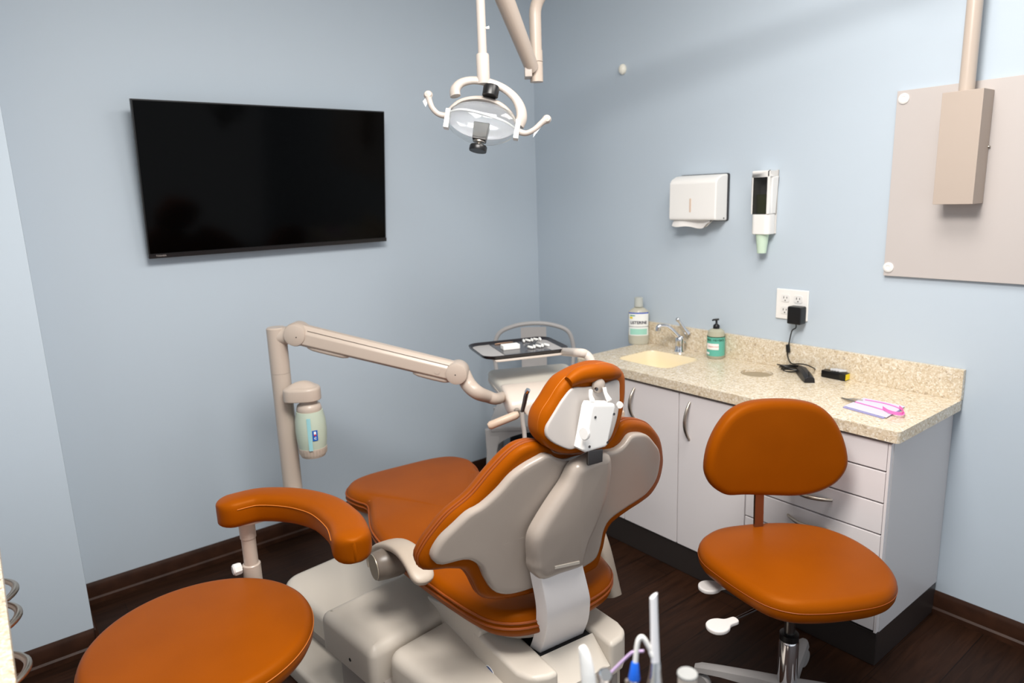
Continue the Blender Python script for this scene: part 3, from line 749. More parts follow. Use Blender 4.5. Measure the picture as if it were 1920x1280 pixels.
# clear shield, bulging to the camera
b = MB(); rings = []
for i in range(10):
    t = i/9; rings.append([LH(69*math.cos(a)*math.cos(PI/2*t*.98), (34 if math.sin(a) > 0 else 46)*math.sin(a)*math.cos(PI/2*t*.98)-4, 26*math.sin(PI/2*t)) for a in [2*PI*j/44 for j in range(44)]])
inn = [[p-ef*(1.2*kl) for p in r] for r in reversed(rings)]
b.loft(rings+inn, False, False); b.build('clear_shield', GLASSC, lt)
b = MB(); b.tube([LH(-69, -2, 3), LH(-45, 4, 18), LH(-15, 2, 27), LH(15, -2, 27), LH(45, -6, 18), LH(69, -14, 3)], 1.2*kl, 8, sub=5, flat=(1, 1.6)); b.build('shield_seam', mat('clear_edge', (240, 240, 240), .15, trans=.3), lt)
for sx in (-1, 1):
    b = MB(); b.prism([(sx*66-5, -30), (sx*66+5, -30), (sx*66+5, 6), (sx*66-5, 6)], LH, -8, 10); b.build('shield_clip', mat('clear_clip', (236, 236, 234), .2, trans=.25), lt, bevel=.002)
# bulb block and knobs
MB().lathe([(.001, -6*kl), (15*kl, -6*kl), (15*kl, 10*kl), (13.5*kl, 13*kl), (.001, 13*kl)], LH(7, 46, 10), eu, n=24).build('lamp_socket', BLACK, lt)
b = MB(); b.prism([(-13, -44), (12, -44), (15, -12), (-15, -12)], LH, -8, 16); b.build('bulb_shield', mat('bronze_black', (26, 20, 18), .45), lt, bevel=.002)
MB().lathe([(.001, 0), (4*kl, 0), (4*kl, 6*kl), (11*kl, 6*kl), (11*kl, 8*kl), (.001, 8*kl)], LH(0, -53, 6), eu, n=20).build('knob_stem', STEEL, lt)
MB().lathe([(.001, 0), (16*kl, 0), (16.5*kl, 2*kl), (16.5*kl, 9*kl), (15*kl, 11*kl), (.001, 11*kl)], LH(0, -64, 6), eu, n=26).build('adjusting_knob', BLACK, lt)
for sx in (-1, 1):
    pts = [LH(sx*70, -14 if sx > 0 else -6, 0), LH(sx*84, -16 if sx > 0 else -6, 4), LH(sx*98, -8, 8) if sx > 0 else LH(-96, 2, 8), LH(sx*110, 6, 10) if sx > 0 else LH(-104, 16, 10), LH(118, 14, 10) if sx > 0 else LH(-107, 24, 10)]
    h_ = MB().tube(pts, [6*kl, 5*kl, 5*kl, 5.5*kl, 8*kl], 14, sub=5, flat=(1, 1)).build('handle', LAMPW, lt)
    q = pts[-1]
    MB().lathe([(.0001, -8*kl), (6*kl, -6*kl), (8.5*kl, 0), (6*kl, 6*kl), (.0001, 8*kl)], q, ef, n=16).build('handle_tip', LAMPW, h_)
    b = MB()      # clinging clear sleeve film
    a, c = pts[2], pts[3]
    w1_, w2_ = LH(sx*92, -26, 2)-hc, LH(sx*84, -36, 4)-hc
    if sx > 0: b.loft([[a, c, c-eu*.012, a-eu*.022], [p+ef*.001 for p in (a, c, c-eu*.012, a-eu*.022)]])
    else: b.loft([[pts[3], pts[4], pts[4]-ex*.012-eu*.02, pts[3]-ex*.006-eu*.022], [p+ef*.001 for p in (pts[3], pts[4], pts[4]-ex*.012-eu*.02, pts[3]-ex*.006-eu*.022)]])
    b.build('sleeve_film', mat('thin_film', (250, 250, 250), .15, trans=.6, alpha=.45), h_)

# ================================================================== dental chair
CY = math.radians(-6.0); CO = V((-1.39, -1.70, 0))
CA = V((math.cos(CY), math.sin(CY), 0)); CBv = V((-math.sin(CY), math.cos(CY), 0))
def C(a, b_, c): return CO+CA*a+CBv*b_+V((0, 0, c))
def ca(Q): return (Q-CO).dot(CA)
def cbb(Q): return (Q-CO).dot(CBv)
ch = thing('dental_chair', 'tan leather dental chair with grey shell back and grey base', 'dental chair', (CO.x, CO.y, 0))
def Bs(a, c):      # rear face of the back shell (local b) as function of side offset and height
    return -.075*(c-.36)/.5 + .62*max(0, abs(a)-.05)**1.7
def on_back(u, v, off=0.0): return hs(u, v, lambda Q: cbb(Q)-off-Bs(ca(Q), Q.z))
def ac(Q): return (ca(Q), Q.z)
shell_px = [(1091, 858), (1066, 863), (1047, 860), (1035, 853), (1024, 851), (1010, 858), (985, 872), (960, 891), (935, 919), (904, 947), (879, 962), (854, 985), (829, 1010), (813, 1035), (811, 1048), (819, 1057), (832, 1058), (864, 1050), (882, 1050), (900, 1062), (911, 1086), (926, 1108), (948, 1114), (973, 1110), (1010, 1098), (1060, 1082), (1096, 1061), (1110, 1052), (1119, 1041), (1126, 1019), (1132, 991), (1144, 972), (1172, 952), (1194, 938), (1213, 922), (1229, 897), (1236, 866), (1235, 844), (1226, 829), (1213, 815), (1197, 812), (1182, 816), (1169, 833), (1154, 843), (1138, 847), (1115, 853)]
shell = [ac(on_back(u, v)) for u, v in shell_px]
fs = lambda a, c, w_: C(a, Bs(a, c)-w_, c)
MB().puff(shell, fs, -.022, .006, .009, .006, dome=0.0, n=150).build('back_shell', GREYS, ch)
lea_px = [(1041, 847), (1030, 838), (1019, 830), (1004, 827), (979, 833), (954, 851), (922, 885), (885, 929), (841, 966), (807, 1007), (791, 1032), (785, 1047), (787, 1061), (793, 1066), (807, 1067), (832, 1064), (851, 1064), (868, 1066), (883, 1085), (897, 1112), (917, 1121), (957, 1118), (1010, 1105), (1060, 1090), (1096, 1072), (1116, 1058), (1124, 1032), (1128, 1019), (1134, 991), (1146, 975), (1174, 955), (1196, 941), (1216, 924), (1231, 897), (1238, 866), (1238, 847), (1233, 819), (1217, 797), (1198, 788), (1176, 787), (1160, 795), (1150, 812), (1125, 838), (1085, 848)]
LOFF = .030
lea = [ac(on_back(u, v, LOFF)) for u, v in lea_px]
fl = lambda a, c, w_: C(a, Bs(a, c)+LOFF-w_, c)
bcush = MB().puff(lea, fl, -.055, .016, .016, .03, dome=0.0, n=150).build('back_cushion', LEATHER, ch)
L_ = closed_spline(lea, 150)
for dz_, nm in ((-.004, 'piping'), (-.014, 'piping')):
    b = MB(); P_ = [fl(p[0], p[1], dz_) for p in L_]; b.tube(P_+[P_[0], P_[1]], .0030 if nm == 'piping' else .001, 8)
    b.build(nm, PIPING, bcush)
# spine cover on the back
def Bc(a, c): return -.075*(c-.36)/.5 - .042
def on_col(u, v, off=0.0): return hs(u, v, lambda Q: cbb(Q)-off-Bc(ca(Q), Q.z))
col_px = [(1100, 863), (1080, 876), (1064, 907), (1041, 941), (1019, 976), (1004, 1004), (1000, 1026), (1001, 1054), (1002, 1072), (1017, 1088), (1050, 1077), (1090, 1063), (1097, 1048), (1106, 1015), (1119, 985), (1130, 957), (1141, 926), (1147, 890), (1148, 868), (1144, 852), (1125, 852)]
col = [ac(on_col(u, v)) for u, v in col_px]
fc_ = lambda a, c, w_: C(a, Bc(a, c)-w_, c)
sp_ = MB().puff(col, fc_, -.034, .010, .022, .004, dome=.004, n=110).build('spine_cover', GREYS, ch)
b = MB(); q0, q1, q2, q3 = [on_col(u, v, -.0105) for u, v in ((1040, 1061), (1086, 1051), (1086, 1056), (1040, 1066))]
b.loft([[q0, q1, q2, q3], [p-CBv*.002 for p in (q0, q1, q2, q3)]]); b.build('release_latch', GREYC, sp_)
# lower hinge band: curved plate that dives into the rear housing
def on_a(u, v, a): return hs(u, v, lambda Q: ca(Q)-a)
def bh_(z): return lerp_list([.012, -.012, -.040, -.060, -.071, -.077, -.079], min(1, max(0, (z-.34)/.27)))
def on_h(u, v): return hs(u, v, lambda Q: cbb(Q)-bh_(Q.z))
Lh = [on_h(u, v) for u, v in ((1014, 1076), (1016, 1090), (1025, 1139), (1026, 1170), (1022, 1195), (1018, 1211))]
Rh = [on_h(u, v) for u, v in ((1091, 1050), (1094, 1064), (1105, 1110), (1107, 1130), (1104, 1160), (1095, 1184))]
a_l, a_r = ca(Lh[-1]), ca(Rh[-1])
Lh.append(Lh[-1]+CBv*.02-V((0, 0, .04))); Rh.append(Rh[-1]+CBv*.02-V((0, 0, .04)))
Lh, _ = smooth_path(Lh, [1]*len(Lh), 4); Rh, _ = smooth_path(Rh, [1]*len(Rh), 4)
b = MB(); rr = []
for l_, r_ in zip(Lh, Rh):
    rr.append([l_, r_, r_+CBv*.035+CA*.004, l_+CBv*.035-CA*.008])
b.loft(rr); b.build('hinge_cover', WHITE_D, ch, bevel=.004, sharp=40)
pf = [(cbb(Lh[0]), 0), (min(cbb(on_h(1018, 1211)), cbb(on_h(1095, 1184))), .36)]
# rear housing (a low grey box behind the seat)
ZB = .36
rl = [hz(u, v, ZB) for u, v in ((893, 1183), (966, 1243), (1036, 1258), (1120, 1222), (1152, 1176), (1142, 1150), (1108, 1118))]
loc = [(ca(q), cbb(q)) for q in rl]
aL = loc[0][0]; aR = max(loc[4][0], loc[5][0]); bR = min(loc[2][1], loc[3][1])
box_o = [(aL-.005, .17), (aL, bR+.05), (aL+.02, bR+.012), (aL+.055, bR-.002), (a_l-.012, bR-.004), (a_r+.02, bR+.004), (aR-.035, bR+.010), (aR-.008, bR+.03), (aR, bR+.065), (aR-.01, .17)]
slot = [(a_l-.01, .17), (a_l-.01, pf[-1][0]-.016), (a_r+.012, pf[-1][0]-.016), (a_r+.012, .17)]
# built from three blocks so that the hinge sits in a recess
b = MB()
def blk(poly, z0, z1): b.prism(poly, lambda x, y, z: C(x, y, z), z0, z1)
blk([box_o[0], box_o[1], box_o[2], box_o[3], (a_l-.012, bR-.004), (a_l-.012, .17)], .265, ZB)
rh = b.build('rear_housing', GREYC, ch, bevel=.012, seg=4)
b = MB()
blk([(a_r+.014, .17), (a_r+.014, bR+.002), (aR-.035, bR+.010), (aR-.008, bR+.03), (aR, bR+.065), (aR-.01, .17)], .265, ZB)
b.build('rear_housing', GREYC, ch, bevel=.012, seg=4)
b = MB(); s0 = pf[-1][0]-.006
b.loft([[C(a_l-.0115, s0, .352), C(a_r+.0135, s0, .352), C(a_r+.0135, bR+.006, .300), C(a_l-.0115, bR+.004, .300)], [C(a_l-.0115, s0, .27), C(a_r+.0135, s0, .27), C(a_r+.0135, bR+.006, .262), C(a_l-.0115, bR+.004, .262)]])
b.build('sloping_infill', GREYC, rh)
b = MB(); b.prism([(a_l-.011, s0), (a_r+.013, s0), (a_r+.013, .16), (a_l-.011, .16)], lambda x, y, z: C(x, y, z), .268, .345); b.build('slot_lining', DARKGAP, rh)
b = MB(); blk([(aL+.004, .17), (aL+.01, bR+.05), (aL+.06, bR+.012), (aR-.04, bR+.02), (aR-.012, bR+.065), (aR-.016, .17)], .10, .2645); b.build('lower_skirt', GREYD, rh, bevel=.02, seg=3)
# badge on the left flank
q = on_a(920, 1257, aL-.001)
bd_ = (cbb(q), q.z)
FA = aL-.0015
bgo = MB(); bgo.lathe([(.001, 0), (.020, 0), (.020, .0015), (.001, .0015)], C(FA-.001, bd_[0], bd_[1]), -CA, n=30, sx=.6, sy=1, xref=(0, 0, 1)); bg_ = bgo.build('badge', mat('badge_white', (236, 236, 236), .35), rh)
bgo = MB(); bgo.lathe([(.001, 0), (.0175, 0), (.0175, .0006), (.001, .0006)], C(FA-.0025, bd_[0], bd_[1]), -CA, n=30, sx=.55, sy=1, xref=(0, 0, 1)); bgo.build('badge_field', mat('badge_blue', (44, 78, 140), .4), bg_)
text_on('A-dec', .0125, lambda x, y, z: C(FA-.0034-z, bd_[0]-x, bd_[1]+y), mat('badge_white', (236, 236, 236), .35), 'lettering', bg_, bold=.0003)
# seat and leg rest cushion
half = [(0, 1.0), (.13, .995), (.20, .965), (.235, .90), (.225, .83), (.208, .775), (.235, .69), (.262, .60), (.268, .50), (.262, .40), (.245, .30), (.225, .20), (.205, .10), (.178, .03), (.115, -.015), (0, -.03)]
def zseat(b_): 
    if b_ > .62: return .497
    if b_ > .2: return .497-.020*(.62-b_)/.42
    return .477+.004*(.2-b_)/.22
outl = half+[(-a, b_) for a, b_ in half[-2:0:-1]]
fst = lambda a, b_, w_: C(a, b_, zseat(b_)+w_+(.012*max(0, 1-abs(b_-.42)/.5)*((a/.26)**2)))
seatc = MB().puff(outl, fst, -.068, 0.0, .026, .026, dome=.012, n=140).build('seat_cushion', LEATHER, ch)
S_ = closed_spline(outl, 140)
for dz_ in (-.022, -.036):
    P_ = [fst(p[0]*1.003, p[1], dz_) for p in S_]; MB().tube(P_+[P_[0], P_[1]], .0032, 8).build('piping', PIPING, seatc)
for bb, wv in ((.775, .0), (.60, .0)):
    if bb != .775: continue
    for sg in (-1, 1):
        for dd in (-.018, .012):
            MB().tube([fst(sg*(.204-.05*t), bb+dd*t+.002, .0005*t-.010*(1-t)**2+.003*t) for t in (0, .25, .5, .75, 1)], [.0022, .002, .0016, .001, .0004], 6).build('tuck', PIPING, seatc)
# grey pan under the seat
pan_px = [(752, 1072), (790, 1112), (840, 1138), (896, 1176), (893, 1215), (884, 1238), (853, 1203), (815, 1163), (780, 1120), (757, 1088)]
pan = [on_a(u, v, aL-.003) for u, v in pan_px]; pan = [(cbb(q), q.z) for q in pan]
O_ = closed_spline(pan, 48)
b = MB(); b.loft([[C(aL-.003, x, y) for x, y in O_], [C(-.02, x, y) for x, y in O_], [C(.17, x, y) for x, y in O_]]); b.build('seat_pan', GREYC, ch, sharp=60, bevel=.006)
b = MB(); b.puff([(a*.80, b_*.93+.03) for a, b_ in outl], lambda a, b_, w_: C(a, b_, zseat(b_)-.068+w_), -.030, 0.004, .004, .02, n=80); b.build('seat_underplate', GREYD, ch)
# headrest
def Bh(a, c): return -.100+.10*(c-.95)+.9*max(0, abs(a+.01)-.045)**1.6
def on_head(u, v, off=0.0): return hs(u, v, lambda Q: cbb(Q)-off-Bh(ca(Q), Q.z))
hr_px = [(1008, 798), (1010, 783), (1016, 768), (1030, 747), (1043, 726), (1057, 709), (1074, 698), (1095, 688), (1118, 681), (1139, 680), (1156, 686), (1166, 698), (1168, 715), (1167, 744), (1162, 777), (1153, 806), (1140, 828), (1115, 842), (1089, 847), (1066, 850), (1048, 848), (1030, 840), (1016, 826), (1009, 812)]
hro = [ac(on_head(u, v, .012)) for u, v in hr_px]
fh = lambda a, c, w_: C(a, Bh(a, c)+.012-w_, c)
hc_ = MB().puff(hro, fh, -.060, .016, .018, .03, n=110).build('headrest_cushion', LEATHER, ch)
H2 = closed_spline(hro, 110); cxh = sum(p[0] for p in H2)/110; cyh = sum(p[1] for p in H2)/110
P_ = [fh(p[0]*.992+cxh*.008, p[1]*.992+cyh*.008, -.001) for p in H2]; MB().tube(P_+[P_[0], P_[1]], .0009, 6).build('stitch_line', STITCH, hc_)
pl_px = [(1023, 811), (1026, 796), (1041, 770), (1057, 745), (1074, 727), (1100, 725), (1130, 719), (1158, 712), (1161, 735), (1160, 760), (1153, 795), (1138, 828), (1100, 840), (1080, 840), (1066, 842), (1041, 832), (1027, 821)]
plo = [ac(on_head(u, v, -.006)) for u, v in pl_px]
fp = lambda a, c, w_: C(a, Bh(a, c)-.006-w_, c)
hp = MB().puff(plo, fp, -.006, .003, .003, .002, n=100, spline=True).build('headrest_plate', mat('plate_grey', (176, 169, 164), .32), ch)
# thick top roll of the cushion
roll = [on_head(u, v, -.002) for u, v in ((1066, 716), (1085, 704), (1110, 699), (1140, 698), (1158, 700))]
MB().tube(roll, [.012, .019, .021, .019, .011], 18, sub=5).build('cushion_roll', LEATHER, hc_)
b = MB(); q = [on_head(u, v, -.0095) for u, v in ((1094, 759), (1101, 759), (1092, 800), (1090, 836), (1083, 836), (1088, 790))]
b.loft([q, [p-CBv*.001 for p in q]]); b.build('track_slot', DSTEEL, hp)
# bracket box
def on_b(u, v, bb): return hs(u, v, lambda Q: cbb(Q)-bb)
BF = -.146
bpx = [(1106, 752), (1156, 756), (1154, 790), (1138, 836), (1098, 850), (1088, 843), (1094, 810), (1100, 775)]
bo = [ac(on_b(u, v, BF)) for u, v in [(1113, 757), (1153, 757), (1155, 764), (1140, 834), (1136, 838), (1098, 849), (1094, 844), (1109, 764)]]
br_ = MB().puff(bo, lambda a, c, w_: C(a, BF-w_, c), -.034, .0, .005, .002, n=90, spline=False).build('headrest_bracket', WHITE, ch)
for u, v in ((1116, 782), (1105, 837), (1151, 776), (1139, 829)):
    MB().lathe([(.001, 0), (.003, 0), (.003, .0012), (.001, .0012)], on_b(u, v, BF+.0002), -CBv, n=10).build('screw', DSTEEL, br_)
al_ = min(p[0] for p in bo)
qk = hs(1098, 811, lambda Q: ca(Q)-al_-.002)
MB().lathe([(.001, 0), (.013, 0), (.013, .004), (.011, .006), (.001, .006)], qk-CA*.001, -CA-CBv*.35, n=22, sx=1.2, sy=.95, xref=(0, 0, 1)).build('release_knob', WHITE, br_)
qk = on_b(1162, 759, BF+.02)
MB().lathe([(.001, -.002), (.0075, -.002), (.0075, .002), (.001, .002)], qk, -CBv-CA*.3, n=18).build('release_lever', WHITE, br_)
for uu in ((1108, 731, 1111, 752), (1133, 726, 1143, 751)):
    p0_, p1_ = on_b(uu[0], uu[1], -.116), on_b(uu[2], uu[3], BF+.012)
    MB().tube([p0_, p0_.lerp(p1_, .5)+CBv*.004, p1_], [.0045, .004, .006], 10, sub=4).build('fork', WHITE, br_)
qb = on_head(1121, 722, -.010)
MB().lathe([(.0001, .012), (.008, .011), (.0155, .006), (.0165, 0), (.001, 0)], qb, -CBv, n=24).build('swivel', GREYS, br_)
MB().lathe([(.001, 0), (.004, 0), (.004, .004), (.001, .004)], on_b(1117, 729, -.128), -CBv, n=8).build('bolt', DSTEEL, br_)
st = [on_b(u, v, -.126) for u, v in ((1103, 846), (1131, 842), (1130, 866), (1103, 873))]
b = MB(); b.loft([st, [p+CBv*.006 for p in st]]); b.build('steel_strap', DSTEEL, ch, bevel=.001)
# armrests
def armrest(side, px, label, w_=.021, th=.010):
    a_ = side*.275
    pts = [on_a(u, v, a_) for u, v in px]
    return pts
ap = armrest(-1, [(706, 1058), (704, 1040), (716, 1024), (738, 1020), (760, 1030), (778, 1052), (792, 1078), (799, 1094)], '')
aa = -.275
armn = thing  # alias kept simple
b = MB()
P_, _ = smooth_path(ap, [1]*len(ap), 5)
rings = []
for i, p in enumerate(P_):
    t = (P_[min(i+1, len(P_)-1)]-P_[max(i-1, 0)]).normalized(); nn = t.cross(CA).normalized()
    fr = i/(len(P_)-1); hw_ = .026+.006*fr; hh_ = .012
    if fr > .8: k_ = math.sqrt(max(0.01, 1-((fr-.8)/.2)**2)); hw_ *= k_; hh_ *= .5+.5*k_
    rings.append([p+CA*(hw_*math.copysign(abs(math.cos(th))**.6, math.cos(th)))+nn*(hh_*math.copysign(abs(math.sin(th))**.6, math.sin(th))) for th in [2*PI*k/18 for k in range(18)]])
b.loft(rings); lar = b.build('armrest', BEIGE_D, ch)
pk = on_a(701, 1063, -.335)
MB().lathe([(.001, 0), (.034, 0), (.038, .004), (.041, .03), (.042, .06), (.040, .075), (.001, .075)], pk, CA, n=34).build('pivot_hub', BROWNGREY, lar)
MB().lathe([(.001, -.0015), (.0345, -.0015), (.0345, .0005), (.001, .0005)], pk, CA, n=30).build('hub_cap', mat('champagne_metal', (178, 168, 150), .35, metal=.6), lar)
MB().tube([pk+CA*.07, pk+CA*.14+V((0, 0, .0))], .016, 14).build('pivot_shaft', BROWNGREY, lar)
ap = [on_a(u, v, .27) for u, v in ((1120, 1000), (1130, 1030), (1141, 1075), (1149, 1110), (1151, 1118))]
b = MB(); P_, _ = smooth_path(ap, [1]*len(ap), 5); rings = []
for i, p in enumerate(P_):
    t = (P_[min(i+1, len(P_)-1)]-P_[max(i-1, 0)]).normalized(); nn = t.cross(CA).normalized()
    fr = i/(len(P_)-1); hw_ = .020; hh_ = .022
    if fr > .88: k_ = math.sqrt(max(0.03, 1-((fr-.88)/.12)**2)); hw_ *= k_; hh_ *= k_
    rings.append([p+CA*(hw_*math.copysign(abs(math.cos(th))**.6, math.cos(th)))+nn*(hh_*math.copysign(abs(math.sin(th))**.6, math.sin(th))) for th in [2*PI*k/18 for k in range(18)]])
b.loft(rings); b.build('armrest', BEIGE_D, ch)
MB().tube([ap[0]+V((0, 0, .0)), ap[0]-CA*.12+CBv*.05], .016, 14).build('pivot_shaft', BROWNGREY, ch)

# base covers, in the frame of the base plate
BY = math.radians(6.0)
EA = V((math.cos(BY), math.sin(BY), 0)); EB = V((-math.sin(BY), math.cos(BY), 0))
BO = V((-1.72, -1.0, 0))
def Bq(a, b_, z): return BO+EA*a+EB*b_+V((0, 0, z))
def bl(Q): d = Q-BO; return (d.dot(EA), d.dot(EB))
def cover(name, x0, x1, y0, y1, z0, z1, r, material, slope=0.0, round_v=.05):
    o_ = rrect(x0, x1, y0, y1, round_v, 6)
    b = MB(); b.puff(o_, lambda x, y, w_: Bq(x, y, w_+slope*(y-y0)*((w_-z0)/(z1-z0))), z0, z1, r, .004, n=120, spline=False, dome=.002); return b.build(name, material, ch)
c_r = bl(hz(623, 1161, .30)); c_l = bl(hz(707, 1220, .30)); c_b = bl(hz(755, 1080, .30))
xB = (c_r[0]+c_l[0])/2-.012; yB0, yB1 = c_l[1]+.002, max(c_r[1], c_b[1])+.02
cover('base_plate', xB-.02, .52, yB0-.62, yB1+.42, .0005, .052, .014, GREYC, round_v=.07)
cover('lift_cover', xB, .40, yB0, yB1, .19, .305, .03, GREYC, round_v=.02)
cover('lift_cover', xB+.035, .40, yB0-.46, yB0-.006, .15, .292, .03, GREYC, round_v=.04)
b = MB(); b.prism(rrect(xB+.03, .38, yB0-.44, yB1-.03, .02), lambda x, y, z: Bq(x, y, z), .045, .20); b.build('base_core', GREYD, ch)
MB().lathe([(.001, 0), (.005, 0), (.005, .001), (.001, .001)], Bq(xB-.0002, (yB0+yB1)/2-.02, .225), -EA, n=12).build('screw_hole', DARKGAP, ch)
ZA = .185
qa = [bl(hz(u, v, ZA)) for u, v in ((556, 1090), (600, 1150), (622, 1168), (690, 1045))]
xA = min(qa[0][0], qa[1][0])+.0; yA0 = yB1+.012
MB().puff(rrect(xA, xA+.36, yA0, yA0+.44, .07, 6), lambda x, y, w_: Bq(x, y, w_), .095, ZA, .03, .004, n=110, spline=False, dome=.004).build('front_cover', GREYC, ch)
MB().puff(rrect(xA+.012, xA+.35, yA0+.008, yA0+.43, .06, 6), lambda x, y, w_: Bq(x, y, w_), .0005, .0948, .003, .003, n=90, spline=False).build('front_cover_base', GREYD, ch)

# ================================================================== delivery unit on its post
POST = V((-1.605, -.485, 0))
du = thing('delivery_unit', 'beige swing arm delivery unit with post, water bottle and instrument head', 'delivery unit', (POST.x, POST.y, .37))
tocp = -(V((POST.x, POST.y, 0))-V((CAM.x, CAM.y, 0))).normalized(); rgp = V((-tocp.y, tocp.x, 0))
if rgp.dot(rt) < 0: rgp = -rgp
pz_ = lambda v, u=530: hs(u, v, lambda Q: (Q-POST).dot(tocp)).z
dP = (V((POST.x, POST.y, .9))-CAM).dot(fw); kp_ = dP/F_PX
za_, zb_ = pz_(612, 529), pz_(697, 535)
PR = 17.8*kp_
MB().tube([POST+V((0, 0, .385)), POST+V((0, 0, zb_-.0008))], PR, 28).build('post', BEIGE, du)
pe = C(-.02, .62, .372)
MB().tube([POST+V((0, 0, .40)), POST.lerp(V((pe.x, pe.y, 0)), .25)+V((0, 0, .378)), pe], [.03, .028, .028], 18, sub=5).build('support_arm', BEIGE, du)
MB().lathe([(.001, zb_), (PR, zb_), (PR, za_-.004), (PR-.004, za_), (.001, za_)], POST, n=28).build('post_top', BEIGE, du)
MB().lathe([(.001, zb_-.001), (PR-.001, zb_-.001), (PR-.001, zb_+.001), (.001, zb_+.001)], POST, n=28).build('seam_ring', BROWNGREY, du)
# arm from elbow disc to wrist disc
e1 = hd(558, 625, dP-.03); T0 = hz(985, 655, .87)
e2 = hd(858, 697, 2.36)
ad = (e2-e1).normalized(); an = ad.cross(V((0, 0, 1))).normalized()
if an.dot(fw) > 0: an = -an       # towards the camera
au = an.cross(ad).normalized()
if au.z < 0: au = -au
s1 = (e1-CAM).dot(fw)/F_PX; s2 = (e2-CAM).dot(fw)/F_PX
MB().lathe([(.001, -.03), (21*s1, -.03), (22*s1, -.024), (22*s1, .024), (20*s1, .034), (16*s1, .037), (.001, .037)], e1, an, n=34).build('elbow', BEIGE, du)
MB().lathe([(.001, 0), (.0022, 0), (.0022, .0006), (.001, .0006)], e1+an*.037+ad*.01-au*.004, an, n=8).build('pin_hole', DARKGAP, du)
MB().tube([POST+V((0, 0, za_-.035)), e1-an*.005], [PR*.95, PR*.95], 20).build('neck', BEIGE, du)
def oct_ring(p, w2, h2):
    s_ = [(-.5, -1), (.5, -1), (1, -.7), (1, .30), (.75, .62), (.4, 1), (-.4, 1), (-.75, .62), (-1, .30), (-1, -.7)]
    return [p+an*(w2*x)+au*(h2*y) for x, y in s_]
b = MB(); N_ = 10
b.loft([oct_ring(e1+(e2-e1)*(i/N_), .030, (20-1.5*i/N_)*(s1+(s2-s1)*i/N_)) for i in range(N_+1)])
arm_ = b.build('arm', BEIGE, du, bevel=.003)
MB().tube([e1+(e2-e1)*.07+au*(20*s1*.62)+an*.0232, e1+(e2-e1)*.95+au*(18.5*s2*.62)+an*.0232], .0012, 6).build('cover_seam', BROWNGREY, arm_)
for f0, f1 in ((.08, .34), (.74, .97)):
    b = MB(); b.tube([e1+(e2-e1)*(f0+(f1-f0)*t)-au*(19*s1)+an*.012 for t in (0, .15, .5, .85, 1)], [.004, .010, .011, .010, .003], 12, sub=3); b.build('lower_trim', BEIGE, arm_)
MB().lathe([(.001, 0), (.010, 0), (.010, .0012), (.001, .0012)], e1+(e2-e1)*.885-au*.006+an*.0302, an, n=20).build('cover_plug', BEIGE, arm_)
MB().lathe([(.001, -.03), (20*s2, -.03), (21*s2, -.024), (21*s2, .024), (19.5*s2, .034), (15*s2, .037), (.001, .037)], e2, an, n=34).build('wrist', BEIGE, du)
MB().lathe([(.001, 0), (.0022, 0), (.0022, .0006), (.001, .0006)], e2+an*.037-ad*.002-au*.002, an, n=8).build('pin_hole', DARKGAP, du)
# head: level slab with rounded nose
ZH = .76
h_bl, h_br, h_fr, h_fl = hz(908, 693, ZH), hz(1042, 683, ZH), hz(1085, 716, ZH), hz(944, 730, ZH)
HX = (h_fr-h_fl); HX.z = 0; HX.normalize(); HY = V((-HX.y, HX.x, 0))
hw_ = .335
def Hh(x, y, z): return h_fl+HX*x+HY*y+V((0, 0, z))
dl = (h_bl-h_fl).dot(HY)
curve = [hd(868, 700, 2.375), hd(878, 720, 2.37), hd(894, 735, 2.36), hd(914, 743, 2.40), hd(934, 747, 2.44), Hh(.08, dl*.55, -.058)]
MB().tube(curve, [.027, .027, .025, .022, .020, .018], 20, sub=6).build('link', BEIGE, du)
HD = thing  # not used
hd_body = MB().puff(rrect(0, hw_, -.0, dl, .035, 6), lambda x, y, w_: Hh(x+(y/dl)*.0, y, w_), -.052, 0, .016, .010, n=110, spline=False, dome=.004).build('head_body', mat('head_grey', (206, 200, 188), .3), du)
MB().puff(rrect(-.002, hw_+.002, -.002, dl+.002, .036, 6), lambda x, y, w_: Hh(x, y, w_), -.036, -.031, .001, .001, n=110, spline=False).build('head_rim', CREAMW, hd_body)
nose = [(.085, -.0005), (.05, .0045), (.01, .001), (-.035, -.010), (-.066, -.028), (-.078, -.050), (-.074, -.072), (-.045, -.088), (.0, -.078), (.06, -.056)]
b = MB(); b.loft([[Hh(x, y, z) for y, z in [(.04+(yy-.04)*q_, -.03+(zz+.03)*q_) for yy, zz in nose]] for x, q_ in ((.0, .85), (.008, .97), (.025, 1), (.15, 1), (.31, 1), (.328, .97), (.335, .85))])
b.build('head_nose', CREAMW, hd_body, sharp=50, subsurf=1)
for i in range(4):
    x = .075+.07*i
    MB().lathe([(.001, 0), (.018, 0), (.019, .002), (.016, .004), (.012, .0045), (.001, .0045)], Hh(x, -.0775, -.060), (HY*-1+V((0, 0, .12))), n=22, sx=1.2, sy=1, xref=(0, 0, 1)).build('holder', CREAMW, hd_body)
q0, q1 = hd(972, 776, 2.24), hd(915, 799, 2.22)
MB().tube([q0, q0.lerp(q1, .1), q0.lerp(q1, .92), q1], [.010, .0135, .0135, .008], 16).build('handle', mat('handle_tan', (196, 174, 154), .4), du)
q0b = q0+HX*.36; q1b = hd(1168, 777, 2.2)
q0b = hd(1120, 760, 2.3)
MB().tube([q0b, q0b.lerp(q1b, .95), q1b], [.0135, .0135, .008], 16).build('handle', mat('handle_tan', (196, 174, 154), .4), du)
MB().tube([Hh(.04, -.02, -.075), q0+V((0, 0, .002))], .011, 12).build('handle_stem', BROWNGREY, du)
MB().tube([Hh(hw_-.04, -.02, -.075), q0b], .011, 12).build('handle_stem', BROWNGREY, du)
